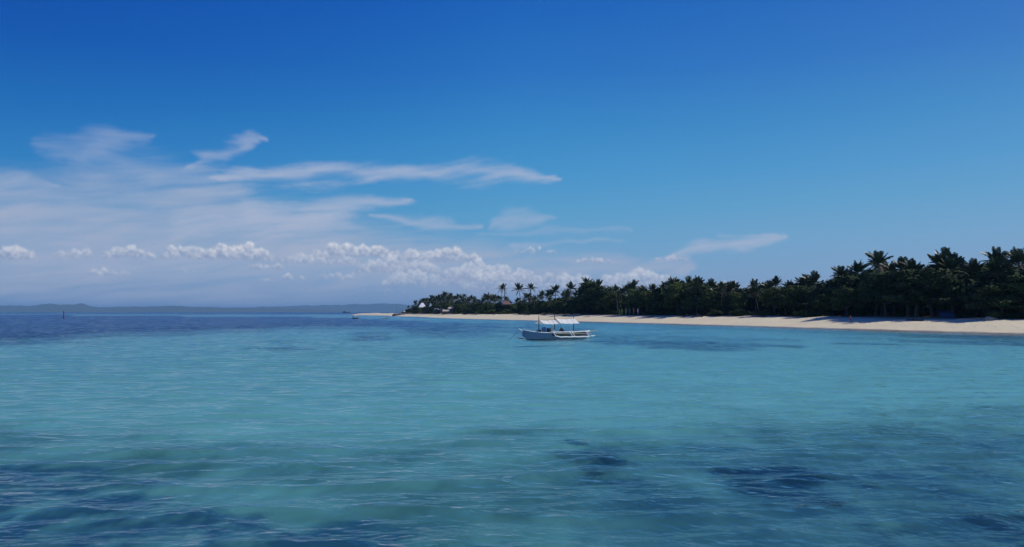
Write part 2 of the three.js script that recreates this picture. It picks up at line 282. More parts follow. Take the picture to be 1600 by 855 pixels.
structure('seabed', grid(760, 620, (u, v, p) => { const r = bedPolar(u, v, p); p.y = BED + (r < 300 ? (fbm(p.x * 0.13, p.z * 0.13, 3) - 0.5) * 0.3 : 0); }, (p, c) => {
  const r = -p.z, n = r < 220 ? fbm(p.x * 0.5, p.z * 0.5, 4) : 0.5, m = fbm(p.x * 0.02, p.z * 0.02, 3);
  for (let k = 0; k < 3; k++) c[k] = [0.58, 0.53, 0.41][k] * (0.72 + 0.36 * n + 0.16 * m);
  growth(p.x, p.z, c);
}), bedMat, 'pale sandy sea floor with dark seagrass meadows', 'seabed');
console.log('seabed done');

// ------------------------------------------------------------------ water surface
const WATER = { slope: 0.15, fine: 0.10, bump: 0.02, tint: [0.42, 0.77, 0.85] };
function spectrum(n, count, lo, hi, spread, seed, slope) { // tiling wave field and its slopes, whole waves per tile
  const R = rng(seed), h = new Float32Array(n * n), hx = new Float32Array(n * n), hy = new Float32Array(n * n);
  for (let w = 0; w < count; w++) {
    const m = lo * Math.pow(hi / lo, (w + R()) / count), dir = (R() + R() + R() - 1.5) * spread, kx = Math.round(m * Math.sin(dir)), ky = Math.round(m * Math.cos(dir)), ph = R() * 6.283, kk = Math.hypot(kx, ky) || 1, a = 1 / Math.pow(kk, slope) * (0.5 + R());
    const sx = new Float32Array(n), cx = new Float32Array(n); for (let i = 0; i < n; i++) { sx[i] = Math.sin(2 * Math.PI * kx * i / n + ph); cx[i] = Math.cos(2 * Math.PI * kx * i / n + ph); }
    for (let j = 0; j < n; j++) { const q = 2 * Math.PI * ky * j / n, s = Math.sin(q), c = Math.cos(q); for (let i = 0; i < n; i++) { const o = j * n + i, si = sx[i] * c + cx[i] * s, co = cx[i] * c - sx[i] * s; h[o] += a * si; hx[o] += a * kx * co; hy[o] += a * ky * co; } }
  }
  return { h, hx, hy, n };
}
const rms = (a) => Math.sqrt(a.reduce((s, x) => s + x * x, 0) / a.length);
const TILE = 64;
function rippleBump(times, seed) { const { h, n } = spectrum(1024, 70, 20, 170, 1.2, seed, 1.25), s = rms(h) * 3.2; return texture(n, (u, v) => { const q = 0.5 + 0.5 * h[Math.round(v * n) * n + Math.round(u * n)] / s; return [q, q, q]; }, times / TILE); }
function waveNormals(times, seed, slopeRms) { const { hx, hy, n } = spectrum(1024, 70, 24, 150, 1.2, seed, 1.05), s = slopeRms / Math.sqrt(rms(hx) ** 2 + rms(hy) ** 2); return texture(n, (u, v) => { const o = Math.round(v * n) * n + Math.round(u * n), x = -hx[o] * s, y = -hy[o] * s, l = Math.hypot(x, y, 1); return [0.5 + 0.5 * x / l, 0.5 + 0.5 * y / l, 0.5 + 0.5 / l]; }, times / TILE); }
const waterMat = new THREE.MeshPhysicalMaterial({ color: new THREE.Color().setRGB(1, 1, 1), roughness: 0.05, metalness: 0, transmission: 1, thickness: 0, ior: 1.333, specularIntensity: 0.7, side: THREE.DoubleSide,
  normalMap: waveNormals(3, 9, WATER.fine), bumpMap: rippleBump(8, 4), bumpScale: WATER.bump });
// one stretch of waves, whole waves per side so that stretches join
function waveTile(n, lo, hi, slopeRms, seed) {
  const { h, hx, hy } = spectrum(n, 120, lo, hi, 0.5, seed, 1.1), k = 2 * Math.PI / TILE, s = slopeRms / (k * Math.sqrt(rms(hx) ** 2 + rms(hy) ** 2)), w = 0.22 / rms(h);
  const N = n + 1, pos = new Float32Array(N * N * 3), nor = new Float32Array(N * N * 3), uv = new Float32Array(N * N * 2), idx = new Uint32Array(n * n * 6); let q = 0;
  for (let j = 0; j < N; j++) for (let i = 0; i < N; i++) {
    const o = (j % n) * n + i % n, v = j * N + i, x = i / n * TILE, z = -j / n * TILE, y = h[o], g = 1 + w * 2 * y, sx = s * k * hx[o] * g, sz = -s * k * hy[o] * g, l = Math.hypot(sx, 1, sz);
    pos[v * 3] = x; pos[v * 3 + 1] = s * (y + w * (y * y)); pos[v * 3 + 2] = z; nor[v * 3] = -sx / l; nor[v * 3 + 1] = 1 / l; nor[v * 3 + 2] = -sz / l; uv[v * 2] = x; uv[v * 2 + 1] = -z;
    if (i < n && j < n) { const b = v + 1, d = v + N, e = d + 1; idx[q++] = v; idx[q++] = b; idx[q++] = d; idx[q++] = b; idx[q++] = e; idx[q++] = d; }
  }
  const g = new THREE.BufferGeometry(); g.setAttribute('position', new THREE.BufferAttribute(pos, 3)); g.setAttribute('normal', new THREE.BufferAttribute(nor, 3)); g.setAttribute('uv', new THREE.BufferAttribute(uv, 2)); g.setIndex(new THREE.BufferAttribute(idx, 1)); return g;
}
const SEA_END = 4160; // where the modelled waves end, far out
function seaOf(name, geo, mat, from, to, label) {
  const cells = [];
  for (let j = -1; j * TILE < SEA_END; j++) { const d = j * TILE - 40; if (d < from || d >= to) continue; const half = Math.ceil((0.72 * Math.max(60, d + TILE) + 60) / TILE); for (let i = -half; i < half; i++) cells.push([i * TILE, -d]); }
  const m = new THREE.InstancedMesh(geo, mat, cells.length); m.name = numbered(name); cells.forEach(([x, z], i) => m.setMatrixAt(i, M4().makeTranslation(x, 0, z))); m.receiveShadow = true;
  tag(m, label, 'water', null, 'structure'); scene.add(m); console.log(name, cells.length);
}
seaOf('water', waveTile(512, 22, 112, WATER.slope, 5), waterMat, -1e9, SEA_END - 41, 'clear turquoise sea with small ripples');
structure('open_sea', new THREE.PlaneGeometry(80000, 40000 - (SEA_END - 40 - 136)).rotateX(-Math.PI / 2).translate(0, 0, -(40000 + SEA_END - 40) / 2 - 0), waterMat, 'open sea towards the horizon', 'water').castShadow = false;
// the body of the water: what light passing through it loses
const bodyMat = new THREE.MeshPhysicalMaterial({ color: new THREE.Color().setRGB(...WATER.tint), roughness: 0, transmission: 1, thickness: 0, ior: 1.0, specularIntensity: 0, side: THREE.DoubleSide });
structure('water_body', new THREE.PlaneGeometry(80000, 40200).rotateX(-Math.PI / 2).translate(0, -0.42, -19950), bodyMat, 'turquoise body of the sea', 'water').castShadow = false;
console.log('water done');

// ------------------------------------------------------------------ far hills
function hillRange(name, tops, depth, seed, label) {
  const x0 = tops[0][0], x1 = tops[tops.length - 1][0];
  structure(name, grid(260, 26, (u, v, p) => {
    const px = mix(x0, x1, u), q = atDepth(px, curve(tops, px), depth), e = v * 2 - 1, top = q.y + (fbm(px * 0.06, seed, 4) - 0.5) * 20;
    p.set(q.x * (1 + e * 0.04), top * (1 - Math.abs(e) ** 1.5) * (0.85 + 0.3 * fbm(px * 0.09, v * 9 + seed, 3)) - (1 - (1 - Math.abs(e)) ** 0.2) * 8, q.z - e * depth * 0.05);
  }), std(0.055, 0.075, 0.04, 1), label, 'hills');
}
hillRange('hills', [[-420, 483], [-200, 481], [-60, 479.5], [0, 478.2], [55, 477.5], [66, 475.8], [78, 475], [88, 476.2], [105, 476.6], [125, 475], [131, 475.6], [140, 479], [175, 480], [230, 479.5], [265, 478.6], [300, 479.3], [360, 480.8], [430, 481.5], [520, 484], [560, 487.4]], 14000, 3, 'low blue hills on the horizon at the left');
hillRange('far_hills', [[230, 484], [300, 482], [380, 481], [430, 479], [480, 477.8], [530, 477], [560, 476], [600, 473.8], [616, 474.5], [640, 476.5], [720, 478], [850, 481], [1100, 486]], 20000, 8, 'paler far hills behind the sandbar');
// ================================================================== trees
const bark = std(0.16, 0.13, 0.10, 0.95), barkDark = std(0.09, 0.07, 0.05, 0.95);
const leafy = (r, g, b) => new THREE.MeshPhysicalMaterial({ color: new THREE.Color().setRGB(r, g, b), roughness: 0.8, specularIntensity: 0.3, side: THREE.DoubleSide });
const frondMats = [leafy(0.045, 0.070, 0.024), leafy(0.036, 0.060, 0.022), leafy(0.062, 0.078, 0.026)]; // waxy leaflets
for (const m of frondMats) { m.roughness = 0.45; m.specularIntensity = 0.9; }
const dryFrond = std(0.16, 0.115, 0.06, 0.8);
function frondGeometry(L, angle, droop, pairs, width, seed) { // rachis along +x, leaflets to both sides
  const R = rng(seed), pos = [], idx = [], ca = Math.cos(angle), sa = Math.sin(angle), P = (t) => new THREE.Vector3(L * (ca * t + 0.16 * droop * t * t * sa), L * (sa * t - 0.5 * droop * t * t), 0.05 * L * Math.sin(t * 3 + seed) * t);
  const spine = []; for (let i = 0; i <= 8; i++) spine.push(P(i / 8));
  for (let i = 0; i < pairs; i++) {
    const t = 0.14 + 0.86 * (i + 0.5) / pairs, p = P(t), d = P(Math.min(1.02, t + 0.03)).sub(P(t - 0.03)).normalize();
    const len = L * 0.215 * Math.pow(Math.sin(Math.PI * (0.16 + 0.80 * t)), 0.6) * (0.85 + 0.3 * R());
    for (const s of [-1, 1]) {
      const hang = 0.30 + 0.35 * R(), dir = new THREE.Vector3(0, -hang, s).addScaledVector(d, 0.75 + 0.3 * R()).normalize(), a = p.clone().addScaledVector(d, -width / 2), b = p.clone().addScaledVector(d, width / 2), m = p.clone().addScaledVector(dir, len * 0.6), e = p.clone().addScaledVector(dir, len).add(new THREE.Vector3(0, -len * 0.16, 0)), n = pos.length / 3;
      pos.push(a.x, a.y, a.z, b.x, b.y, b.z, m.x + d.x * width * 0.5, m.y + 0.02, m.z + d.z * width * 0.5, e.x, e.y, e.z);
      idx.push(n, n + 1, n + 2, n, n + 2, n + 3);
    }
  }
  const g = new THREE.BufferGeometry(); g.setAttribute('position', new THREE.Float32BufferAttribute(pos, 3)); g.setIndex(idx); g.computeVertexNormals();
  return mergeGeometries([g, bentTube(spine, spine.map((_, i) => mix(0.05, 0.012, i / 8)), 4)]);
}
const FRONDS = [];
for (let k = 0; k < 4; k++) FRONDS.push([frondGeometry(4.3, 1.3, 0.36, 30, 0.085, k + 1), frondGeometry(4.6, 1.02, 0.6, 32, 0.085, k + 11), frondGeometry(4.1, 0.5, 0.95, 30, 0.085, k + 21), frondGeometry(3.6, -0.1, 0.95, 26, 0.085, k + 31)]);
function palmSpine(h, lean, R) { const a = R() * 6.283, out = []; for (let i = 0; i <= 9; i++) { const t = i / 9, q = lean * (0.3 * t + 0.7 * t * t); out.push(new THREE.Vector3(Math.cos(a) * q, h * t, Math.sin(a) * q)); } return out; }
const HP = 12; // trunk height of the models; each palm is scaled to its own
function frondList(R, n) { const list = []; for (let i = 0; i < n; i++) { const q = i / n, tier = q < 0.3 ? 0 : q < 0.6 ? 1 : q < 0.82 ? 2 : 3; list.push([tier, i * 2.39996 + (R() - 0.5) * 1.1, (R() - 0.5) * 0.5, 0.7 + 0.45 * R()]); } return list; }
function frondMatrix(top, [tier, turn, tip, s]) { return M4().compose(top, new THREE.Quaternion().setFromEuler(new THREE.Euler(0, turn, tip, 'YXZ')), new THREE.Vector3(s, s, s)); }
// models: near palms keep each frond as a part, far ones have one crown
function nearPalm(seed) {
  const R = rng(seed), g = new THREE.Group(), sp = palmSpine(HP, 0.6 + 1.6 * R(), R), top = sp[9];
  mesh('trunk', bentTube(sp, sp.map((_, i) => (i === 0 ? 0.26 : mix(0.18, 0.12, i / 9))), 8), bark, g);
  for (const f of frondList(R, 32)) { const m = mesh('frond', FRONDS[Math.floor(R() * 4)][f[0]], f[0] === 3 && R() < 0.4 ? dryFrond : frondMats[Math.floor(R() * 3)], g); m.applyMatrix4(frondMatrix(top, f)); }
  return g;
}
const farLeaf = [0, 1, 2, 3].map((k) => frondGeometry([4.3, 4.6, 4.1, 3.6][k], [1.3, 1.02, 0.5, -0.1][k], [0.36, 0.6, 0.95, 0.95][k], 13, 0.26, 60 + k));
function farPalm(seed) {
  const R = rng(seed), g = new THREE.Group(), sp = palmSpine(HP, 0.4 + 1.4 * R(), R), top = sp[9];
  mesh('trunk', bentTube(sp, sp.map((_, i) => mix(0.22, 0.14, i / 9)), 5), bark, g);
  mesh('crown', mergeGeometries(frondList(R, 22).map((f) => farLeaf[f[0]].clone().applyMatrix4(frondMatrix(top, f)))), frondMats[seed % 3], g);
  return g;
}
const nearPalms = [1, 2, 3, 4, 5, 6].map((k) => nearPalm(100 + k)), farPalms = [1, 2, 3, 4, 5].map((k) => farPalm(200 + k));
// broadleaf: limbs and a crown of many small leaves gathered in clumps
const leafMats = [leafy(0.038, 0.064, 0.016), leafy(0.026, 0.048, 0.014), leafy(0.062, 0.088, 0.020)];
function leafCloud(clumps, perClump, size, R) {
  const pos = [], nor = [], idx = [], n3 = new THREE.Vector3(), u = new THREE.Vector3(), v = new THREE.Vector3(), c = new THREE.Vector3();
  for (const [cx, cy, cz, rx, ry] of clumps) for (let i = 0; i < perClump; i++) {
    const z = 2 * R() - 1, a = R() * 6.283, q = Math.sqrt(1 - z * z), rad = Math.pow(R(), 0.28) * (0.82 + 0.36 * R());
    n3.set(q * Math.cos(a), z, q * Math.sin(a)); c.set(cx + n3.x * rx * rad, cy + n3.y * ry * rad, cz + n3.z * rx * rad);
    n3.x += (R() - 0.5) * 1.5; n3.y += (R() - 0.2) * 1.3; n3.z += (R() - 0.5) * 1.5; n3.normalize();
    u.set(R() - 0.5, R() - 0.5, R() - 0.5).cross(n3).normalize(); v.crossVectors(n3, u);
    const s = size * (0.6 + 0.8 * R()), k = pos.length / 3;
    for (const [p, w] of [[-1, 0], [0, -0.45], [1, 0], [0, 0.45]]) { pos.push(c.x + (u.x * p + v.x * w) * s, c.y + (u.y * p + v.y * w) * s - (p * p) * 0.15 * s, c.z + (u.z * p + v.z * w) * s); nor.push(n3.x, n3.y, n3.z); }
    idx.push(k, k + 1, k + 2, k, k + 2, k + 3);
  }
  const g = new THREE.BufferGeometry(); g.setAttribute('position', new THREE.Float32BufferAttribute(pos, 3)); g.setAttribute('normal', new THREE.Float32BufferAttribute(nor, 3)); g.setIndex(idx); return g;
}
function broadTree(seed, mat) { // 10 m tall model
  const R = rng(seed), g = new THREE.Group(), clumps = [], parts = [], n = 17;
  const fork = new THREE.Vector3((R() - 0.5) * 0.8, 2.6, (R() - 0.5) * 0.8);
  parts.push(bentTube([new THREE.Vector3(0, -0.3, 0), new THREE.Vector3(fork.x * 0.4, 1.3, fork.z * 0.4), fork], [0.36, 0.27, 0.22], 7));
  for (let i = 0; i < n; i++) {
    const a = i * 2.4 + R() * 0.8, lvl = i / n, rr = (1 - 0.55 * lvl) * (2.0 + 1.6 * R()), c = [Math.cos(a) * rr, 3.0 + 5.6 * lvl + R() * 1.0, Math.sin(a) * rr, 1.15 + 0.9 * R(), 0.75 + 0.55 * R()];
    clumps.push(c);
    if (i % 2 === 0) parts.push(bentTube([fork, new THREE.Vector3(mix(fork.x, c[0], 0.5), mix(fork.y, c[1], 0.6), mix(fork.z, c[2], 0.5)), new THREE.Vector3(c[0], c[1], c[2])], [0.14, 0.09, 0.03], 5));
  }
  mesh('trunk', mergeGeometries(parts), barkDark, g);
  mesh('crown', leafCloud(clumps, 190, 0.30, R), mat, g);
  return g;
}
function shrubModel(seed, mat) { // 2.4 m tall model
  const R = rng(seed), g = new THREE.Group(), clumps = [];
  for (let i = 0; i < 9; i++) { const a = R() * 6.283, r = 1.4 * Math.sqrt(R()); clumps.push([Math.cos(a) * r, 0.55 + R() * 1.3 * (1 - r * 0.3), Math.sin(a) * r, 0.55 + 0.4 * R(), 0.4 + 0.3 * R()]); }
  mesh('stem', mergeGeometries(clumps.slice(0, 5).map((c) => bentTube([new THREE.Vector3(c[0] * 0.15, -0.1, c[2] * 0.15), new THREE.Vector3(c[0] * 0.5, c[1] * 0.55, c[2] * 0.5), new THREE.Vector3(c[0], c[1], c[2])], [0.06, 0.04, 0.015], 5))), barkDark, g);
  mesh('foliage', leafCloud(clumps, 150, 0.2, R), mat, g);
  return g;
}
const broadModels = [0, 1, 2, 3, 4, 5].map((k) => broadTree(300 + k, leafMats[k % 3])), shrubModels = [0, 1, 2, 3].map((k) => shrubModel(400 + k, leafMats[k % 3]));

// how high the grove stands against the sky, by bearing
const SKYLINE = [[560, 480], [640, 474], [650, 470], [665, 466], [680, 462], [700, 459], [720, 460], [745, 461], [770, 460], [790, 464], [806, 465], [820, 459], [835, 457], [850, 454], [870, 448], [888, 444], [905, 442], [920, 436], [940, 438], [960, 442], [985, 441], [1002, 447], [1020, 446], [1040, 438], [1056, 434], [1075, 436], [1095, 434], [1104, 440], [1111, 449], [1118, 440], [1130, 442], [1160, 442], [1175, 438], [1190, 443], [1210, 437], [1230, 438], [1250, 433], [1266, 428], [1283, 433], [1295, 446], [1306, 434], [1316, 419], [1335, 415], [1350, 413], [1378, 400], [1395, 404], [1410, 411], [1430, 409], [1465, 398], [1487, 396], [1503, 404], [1520, 407], [1535, 406], [1553, 396], [1572, 404], [1595, 393], [1700, 385], [2600, 330]];
const place = (s, t) => { const p = landPoint(s, t); p.y -= 0.05; return p; };
const skyTop = (p) => { const px = pxOf(p.x, p.z); return atDepth(px, curve(SKYLINE, px), -p.z).y; };
function where(px) { // a landmark to describe a stretch of the grove by
  if (px < 690) return 'at the tip of the wooded point'; if (px < 775) return 'above the grey beach huts'; if (px < 850) return 'around the two tall lone palms'; if (px < 910) return 'behind the moored outrigger boat';
  if (px < 965) return 'behind the bow of the outrigger boat'; if (px < 1030) return 'behind the coloured beach flags'; if (px < 1110) return 'just right of the coloured beach flags'; if (px < 1200) return 'in the middle of the beach front'; if (px < 1290) return 'left of the gap in the treetops';
  if (px < 1345) return 'beside the person on the sand'; if (px < 1420) return 'under the tallest palm'; if (px < 1510) return 'behind the long tree shadows on the sand'; return 'at the right edge of the view';
}
const used = [], crowd = []; // crowd: things told apart by their order along the shore
const ORD = ['first', 'second', 'third', 'fourth', 'fifth', 'sixth', 'seventh', 'eighth', 'ninth', 'tenth', 'eleventh', 'twelfth', 'thirteenth', 'fourteenth', 'fifteenth', 'sixteenth', 'seventeenth', 'eighteenth', 'nineteenth', 'twentieth'];
const rank = (x, low, high, words) => words[x < low ? 0 : x < high ? 1 : 2];
function plant(model, name, p, height, modelHeight, turn, widen, label, category, group) {
  const o = model.clone(); o.name = numbered(name); o.position.copy(p); const s = height / modelHeight; o.scale.set(s * widen, s, s * widen); o.rotation.y = turn; tag(o, label, category, group); scene.add(o); return o;
}
const inFrame = (p) => { const px = pxOf(p.x, p.z); return p.z < -60 && px > 560 && px < 1680; };
const trunkFor = (top, scale) => top - 2.6 * scale; // fronds rise above the trunk's head
function palm(p, top, R, label, group) { // top: world height the fronds reach
  const near = -p.z < 330, h = Math.max(5, top - p.y), crown = clamp(h / 16, 0.65, 1.0) * (0.98 + 0.3 * R()), trunk = h - 3.3 * crown;
  const src = near ? nearPalms[Math.floor(R() * 6)] : farPalms[Math.floor(R() * 5)];
  // keep the crown's size: scale the trunk alone
  const o = src.clone(); o.name = numbered('coconut_palm'); o.position.copy(p); o.rotation.y = R() * 6.283; tag(o, label, 'palm tree', group);
  const stretch = trunk / HP;
  for (const c of o.children) if (c.name === 'trunk') c.scale.set(crown, stretch, crown); else { c.position.set(c.position.x * crown, c.name === 'crown' ? 0 : c.position.y * stretch, c.position.z * crown); c.scale.multiplyScalar(crown); if (c.name === 'crown') c.position.y = trunk - HP * crown; }
  scene.add(o); return o;
}
// palms that stand out against the sky: [px, top py, metres behind the treeline, label]
const STARS = [[1378, 393, 9, 'tall coconut palm with the widest crown, above the dark broad tree'], [1336, 408, 16, 'slim small-headed palm just left of the tallest wide-crowned palm'], [1316, 416, 10, 'coconut palm at the right side of the gap in the treetops'], [1467, 395, 9, 'left one of the two tall spiky palms above the long shadows'], [1487, 391, 12, 'right one of the two tall spiky palms above the long shadows'], [1553, 390, 12, 'lone upright-fronded palm sticking up near the right edge'], [1594, 387, 8, 'coconut palm cut by the right edge of the view'], [1432, 407, 12, 'coconut palm right of the widest-crowned palm'], [1521, 405, 10, 'lower palm between the two spiky palms and the right edge'], [1265, 426, 10, 'coconut palm at the left side of the gap in the treetops'], [1210, 433, 26, 'small bluish palm head peeking over the middle of the grove'], [1117, 438, 12, 'palm standing right of the narrow sky gap above the beach front'], [1056, 432, 10, 'left one of the spiky palm pair above the beach middle'], [1095, 432, 12, 'right one of the spiky palm pair above the beach middle'], [1075, 434, 16, 'palm between the spiky pair above the beach middle'], [1176, 437, 14, 'palm head rising left of the small bluish palm'], [985, 439, 14, 'palm rising straight above the coloured beach flags'], [919, 433, 16, 'palm topping the big rounded tree behind the outrigger boat'], [888, 441, 12, 'palm left of the big rounded tree behind the outrigger boat'], [870, 446, 12, 'palm rising above the canopy of the outrigger boat'], [828, 442, 16, 'right one of the two tall lone palms over the low grove'], [815, 443.5, 20, 'left one of the two tall lone palms over the low grove'], [782, 444, 16, 'tall thin palm beside a bare trunk over the low grove'], [763, 458, 12, 'small palm head standing clear left of the bare trunk'], [697, 455, 14, 'highest palm of the far wooded point'], [660, 465, 8, 'palm leaning over the white-roofed house'], [647, 469, 5, 'outermost palm at the left tip of the wooded point'], [1152, 439, 10, 'short palm head above the middle of the beach front'], [1400, 402, 14, 'palm leaning against the right of the widest-crowned palm'], [1250, 431, 14, 'drooping palm two left of the gap in the treetops']];
function onTreeline(px, back) { // the place on the land at this bearing, so many metres behind the first trees
  let best = null, bd = 1e9;
  for (let s = 0; s <= NS; s += 0.5) { const p = landPoint(s, curve(TREE_T, s) + back), d = Math.abs(pxOf(p.x, p.z) - px); if (p.z < -100 && d < bd) { bd = d; best = [s, p]; } else if (bd < 1.5) break; }
  return best;
}
function onSand(px, py) { // the place on the beach seen there
  let best = null, bd = 1e9; const v = new THREE.Vector3();
  for (let s = 0; s <= NS; s += 0.5) for (let t = 0; t < 40; t += 0.5) { landPoint(s, t, v); const d = Math.abs(pxOf(v.x, v.z) - px) + 6 * Math.abs(HORIZON + (EYE - v.y) * F / -v.z - py); if (d < bd) { bd = d; best = v.clone(); } }
  return best;
}
{
  const R = rng(11);
  for (const [px, py, back, label] of STARS) { const [, p] = onTreeline(px, back); p.y -= 0.05; palm(p, atDepth(px, py, -p.z).y, R, label); used.push([p.x, p.z]); }
}
const free = (p, d) => used.every(([x, z]) => (x - p.x) ** 2 + (z - p.z) ** 2 > d * d);
{ // palms filling the grove
  const R = rng(21); let n = 0;
  for (let k = 0; k < 7000 && n < 255; k++) {
    const s = R() * NS, t = curve(TREE_T, s) + 3 + 44 * R(), p = place(s, t); if (!inFrame(p) || !free(p, -p.z < 330 ? 2.9 : 3.6)) continue;
    const cap = skyTop(p) - p.y, back = (t - curve(TREE_T, s)) / 44, h = cap * (p.z < -360 ? 0.60 + 0.46 * R() : R() < 0.5 ? 0.93 + 0.09 * R() : 0.72 + 0.22 * R()); if (h < 6) continue;
    crowd.push(palm(p, p.y + h, R, `${rank(h / cap, 0.78, 0.9, ['low', 'mid-height', 'tall'])} ${rank(back, 0.3, 0.65, ['front', 'middle', 'back'])}-row palm ${where(pxOf(p.x, p.z))}`, `coconut palms in the dense grove ${where(pxOf(p.x, p.z))}`)); used.push([p.x, p.z]); n++;
  }
  console.log('palms', n);
}
{ // broadleaf trees in front of and between the palms
  const R = rng(31), spots = [[1420, 3, 0.80, 1.35, 'huge dark rounded tree under the widest-crowned palm'], [1385, 2, 0.66, 1.3, 'dark broad tree left of the huge rounded tree'], [1325, 0, 0.47, 1.45, 'low sunlit bushy tree behind the person on the sand'], [1565, -1, 0.50, 1.7, 'low wide rounded tree overhanging the sand near the right edge'], [1600, 3, 0.66, 1.4, 'dark broad tree cut by the right edge of the view'], [1490, 3, 0.62, 1.4, 'dark broad tree behind the blue tarpaulin shelter'], [1455, 4, 0.70, 1.3, 'dark broad tree left of the blue tarpaulin shelter'], [922, 8, 0.93, 1.25, 'big rounded tree rising highest behind the outrigger boat'], [945, 6, 0.78, 1.25, 'rounded tree left of the coloured beach flags'], [1240, 4, 0.72, 1.25, 'dense broad tree left of the gap in the treetops'], [1210, 3, 0.70, 1.3, 'broad tree below the small bluish palm'], [1285, 3, 0.6, 1.3, 'broad tree below the gap in the treetops'], [655, -1.5, 0.36, 1.3, 'low tree hiding the left foot of the white-roofed house'], [665, -1, 0.38, 1.3, 'low tree hiding the right foot of the white-roofed house'], [642, 0, 0.4, 1.4, 'low bushy tree at the very tip of the wooded point']];
  for (const [px, back, share, wide, label] of spots) { const [, p] = onTreeline(px, back); p.y -= 0.05; plant(broadModels[Math.floor(R() * 6)], 'broadleaf_tree', p, (skyTop(p) - p.y) * Math.min(0.93, share + 0.08), 9.6, R() * 6.28, wide, label, 'tree'); used.push([p.x, p.z]); }
  let n = 0;
  for (let k = 0; k < 3000 && n < 120; k++) {
    const s = R() * NS, t = curve(TREE_T, s) + 1 + 30 * R() * R(), p = place(s, t); if (!inFrame(p) || !free(p, 3.4)) continue;
    const far = -p.z > 380; if (far && R() < 0.6) continue; const h = (skyTop(p) - p.y) * (0.5 + 0.42 * R()) * (far ? 0.6 : 1); if (h < 3) continue;
    crowd.push(plant(broadModels[Math.floor(R() * 6)], 'broadleaf_tree', p, h, 9.6, R() * 6.28, 1.0 + 0.5 * R(), `${rank(h, 6, 9, ['small', 'middling', 'large'])} dark broadleaf tree ${where(pxOf(p.x, p.z))}`, 'tree', `broadleaf trees under the palms ${where(pxOf(p.x, p.z))}`)); used.push([p.x, p.z]); n++;
  }
  console.log('broad', n);
}
{ // shrubs along the top of the sand
  const R = rng(41), lone = [[1114, -3, 1.5, 'small sunlit shrub standing alone in front of the treeline'], [1252, -3, 1.3, 'low shrub on the sand in front of the broad trees'], [1546, -6, 1.2, 'low shrub on the shaded sand near the right edge']];
  for (const [px, back, s, label] of lone) { const [, p] = onTreeline(px, back); plant(shrubModels[Math.floor(R() * 4)], 'shrub', p, 2.2 * s, 2.4, R() * 6.28, 1.1, label, 'shrub'); }
  let n = 0;
  for (let k = 0; k < 1500 && n < 110; k++) {
    const s = R() * NS, t = curve(TREE_T, s) - 1.5 + 5 * R(), p = place(s, t); if (!inFrame(p) || !free(p, 1.5)) continue;
    crowd.push(plant(shrubModels[Math.floor(R() * 4)], 'shrub', p, 1.6 + 2.6 * R() * R(), 2.4, R() * 6.28, 1.1 + 0.5 * R(), `green shrub at tree foot ${where(pxOf(p.x, p.z))}`, 'shrub', `shrubs at the foot of the trees ${where(pxOf(p.x, p.z))}`)); used.push([p.x, p.z]); n++;
  }
}
{ // the tangle deeper in that closes the view between the trunks
  const R = rng(51), clumps = []; for (let i = 0; i < 7; i++) clumps.push([(R() - 0.5) * 3.4, 0.8 + R() * 2.6, (R() - 0.5) * 3.4, 1.0 + R() * 0.5, 0.8 + R() * 0.4]);
  const spots = []; for (let k = 0; k < 1300; k++) { const s = R() * NS, t = curve(TREE_T, s) + 4 + 60 * R(), p = place(s, t); if (inFrame(p)) spots.push(p); }
  const um = new THREE.InstancedMesh(leafCloud(clumps, 120, 0.34, R), leafMats[1], spots.length); um.name = 'undergrowth'; um.castShadow = um.receiveShadow = true;
  spots.forEach((p, i) => { const cap = (skyTop(p) - p.y) * (p.z < -360 ? 0.62 : 0.86), s = clamp(cap * (0.4 + 0.6 * R()) / 4.2, 0.6, 4); um.setMatrixAt(i, M4().compose(p, new THREE.Quaternion().setFromAxisAngle(new THREE.Vector3(0, 1, 0), R() * 6.28), new THREE.Vector3(s, s, s))); });
  tag(um, 'dense dark undergrowth filling the grove behind the first trees', 'undergrowth', null, 'stuff'); scene.add(um);
}
{ // bare trunk beside the tall thin palm
  const [, p] = onTreeline(788, 15), h = atDepth(788, 443, -p.z).y - p.y, g = thing('bare_trunk', 'bare crownless palm trunk beside the tall thin palm', 'tree trunk', p.toArray());
  mesh('trunk', bentTube([0, 0.3, 0.6, 0.85, 1].map((t) => new THREE.Vector3(0.5 * t * t, h * t - 0.1, 0)), [0.4, 0.32, 0.28, 0.25, 0.2], 8), bark, g);
  for (const [a, y] of [[0.4, 0.98], [3.3, 0.96], [0.2, 0.68]]) mesh('broken_frond', farLeaf[3], dryFrond, g).applyMatrix4(M4().compose(new THREE.Vector3(0.45, h * y, 0), new THREE.Quaternion().setFromEuler(new THREE.Euler(0, a, -0.7, 'YXZ')), new THREE.Vector3(0.4, 0.4, 0.4)));
}
{ const by = new Map(); for (const o of crowd) { const l = o.userData.label; by.set(l, [...(by.get(l) ?? []), o]); }
  for (const [l, list] of by) if (list.length > 1) { list.sort((a, b) => pxOf(a.position.x, a.position.z) - pxOf(b.position.x, b.position.z)); list.forEach((o, i) => { o.userData.label = `${l}, ${i < (list.length + 1) / 2 ? `${ORD[i]} from left` : `${ORD[list.length - 1 - i]} from right`}`; }); } }
console.log('trees done');
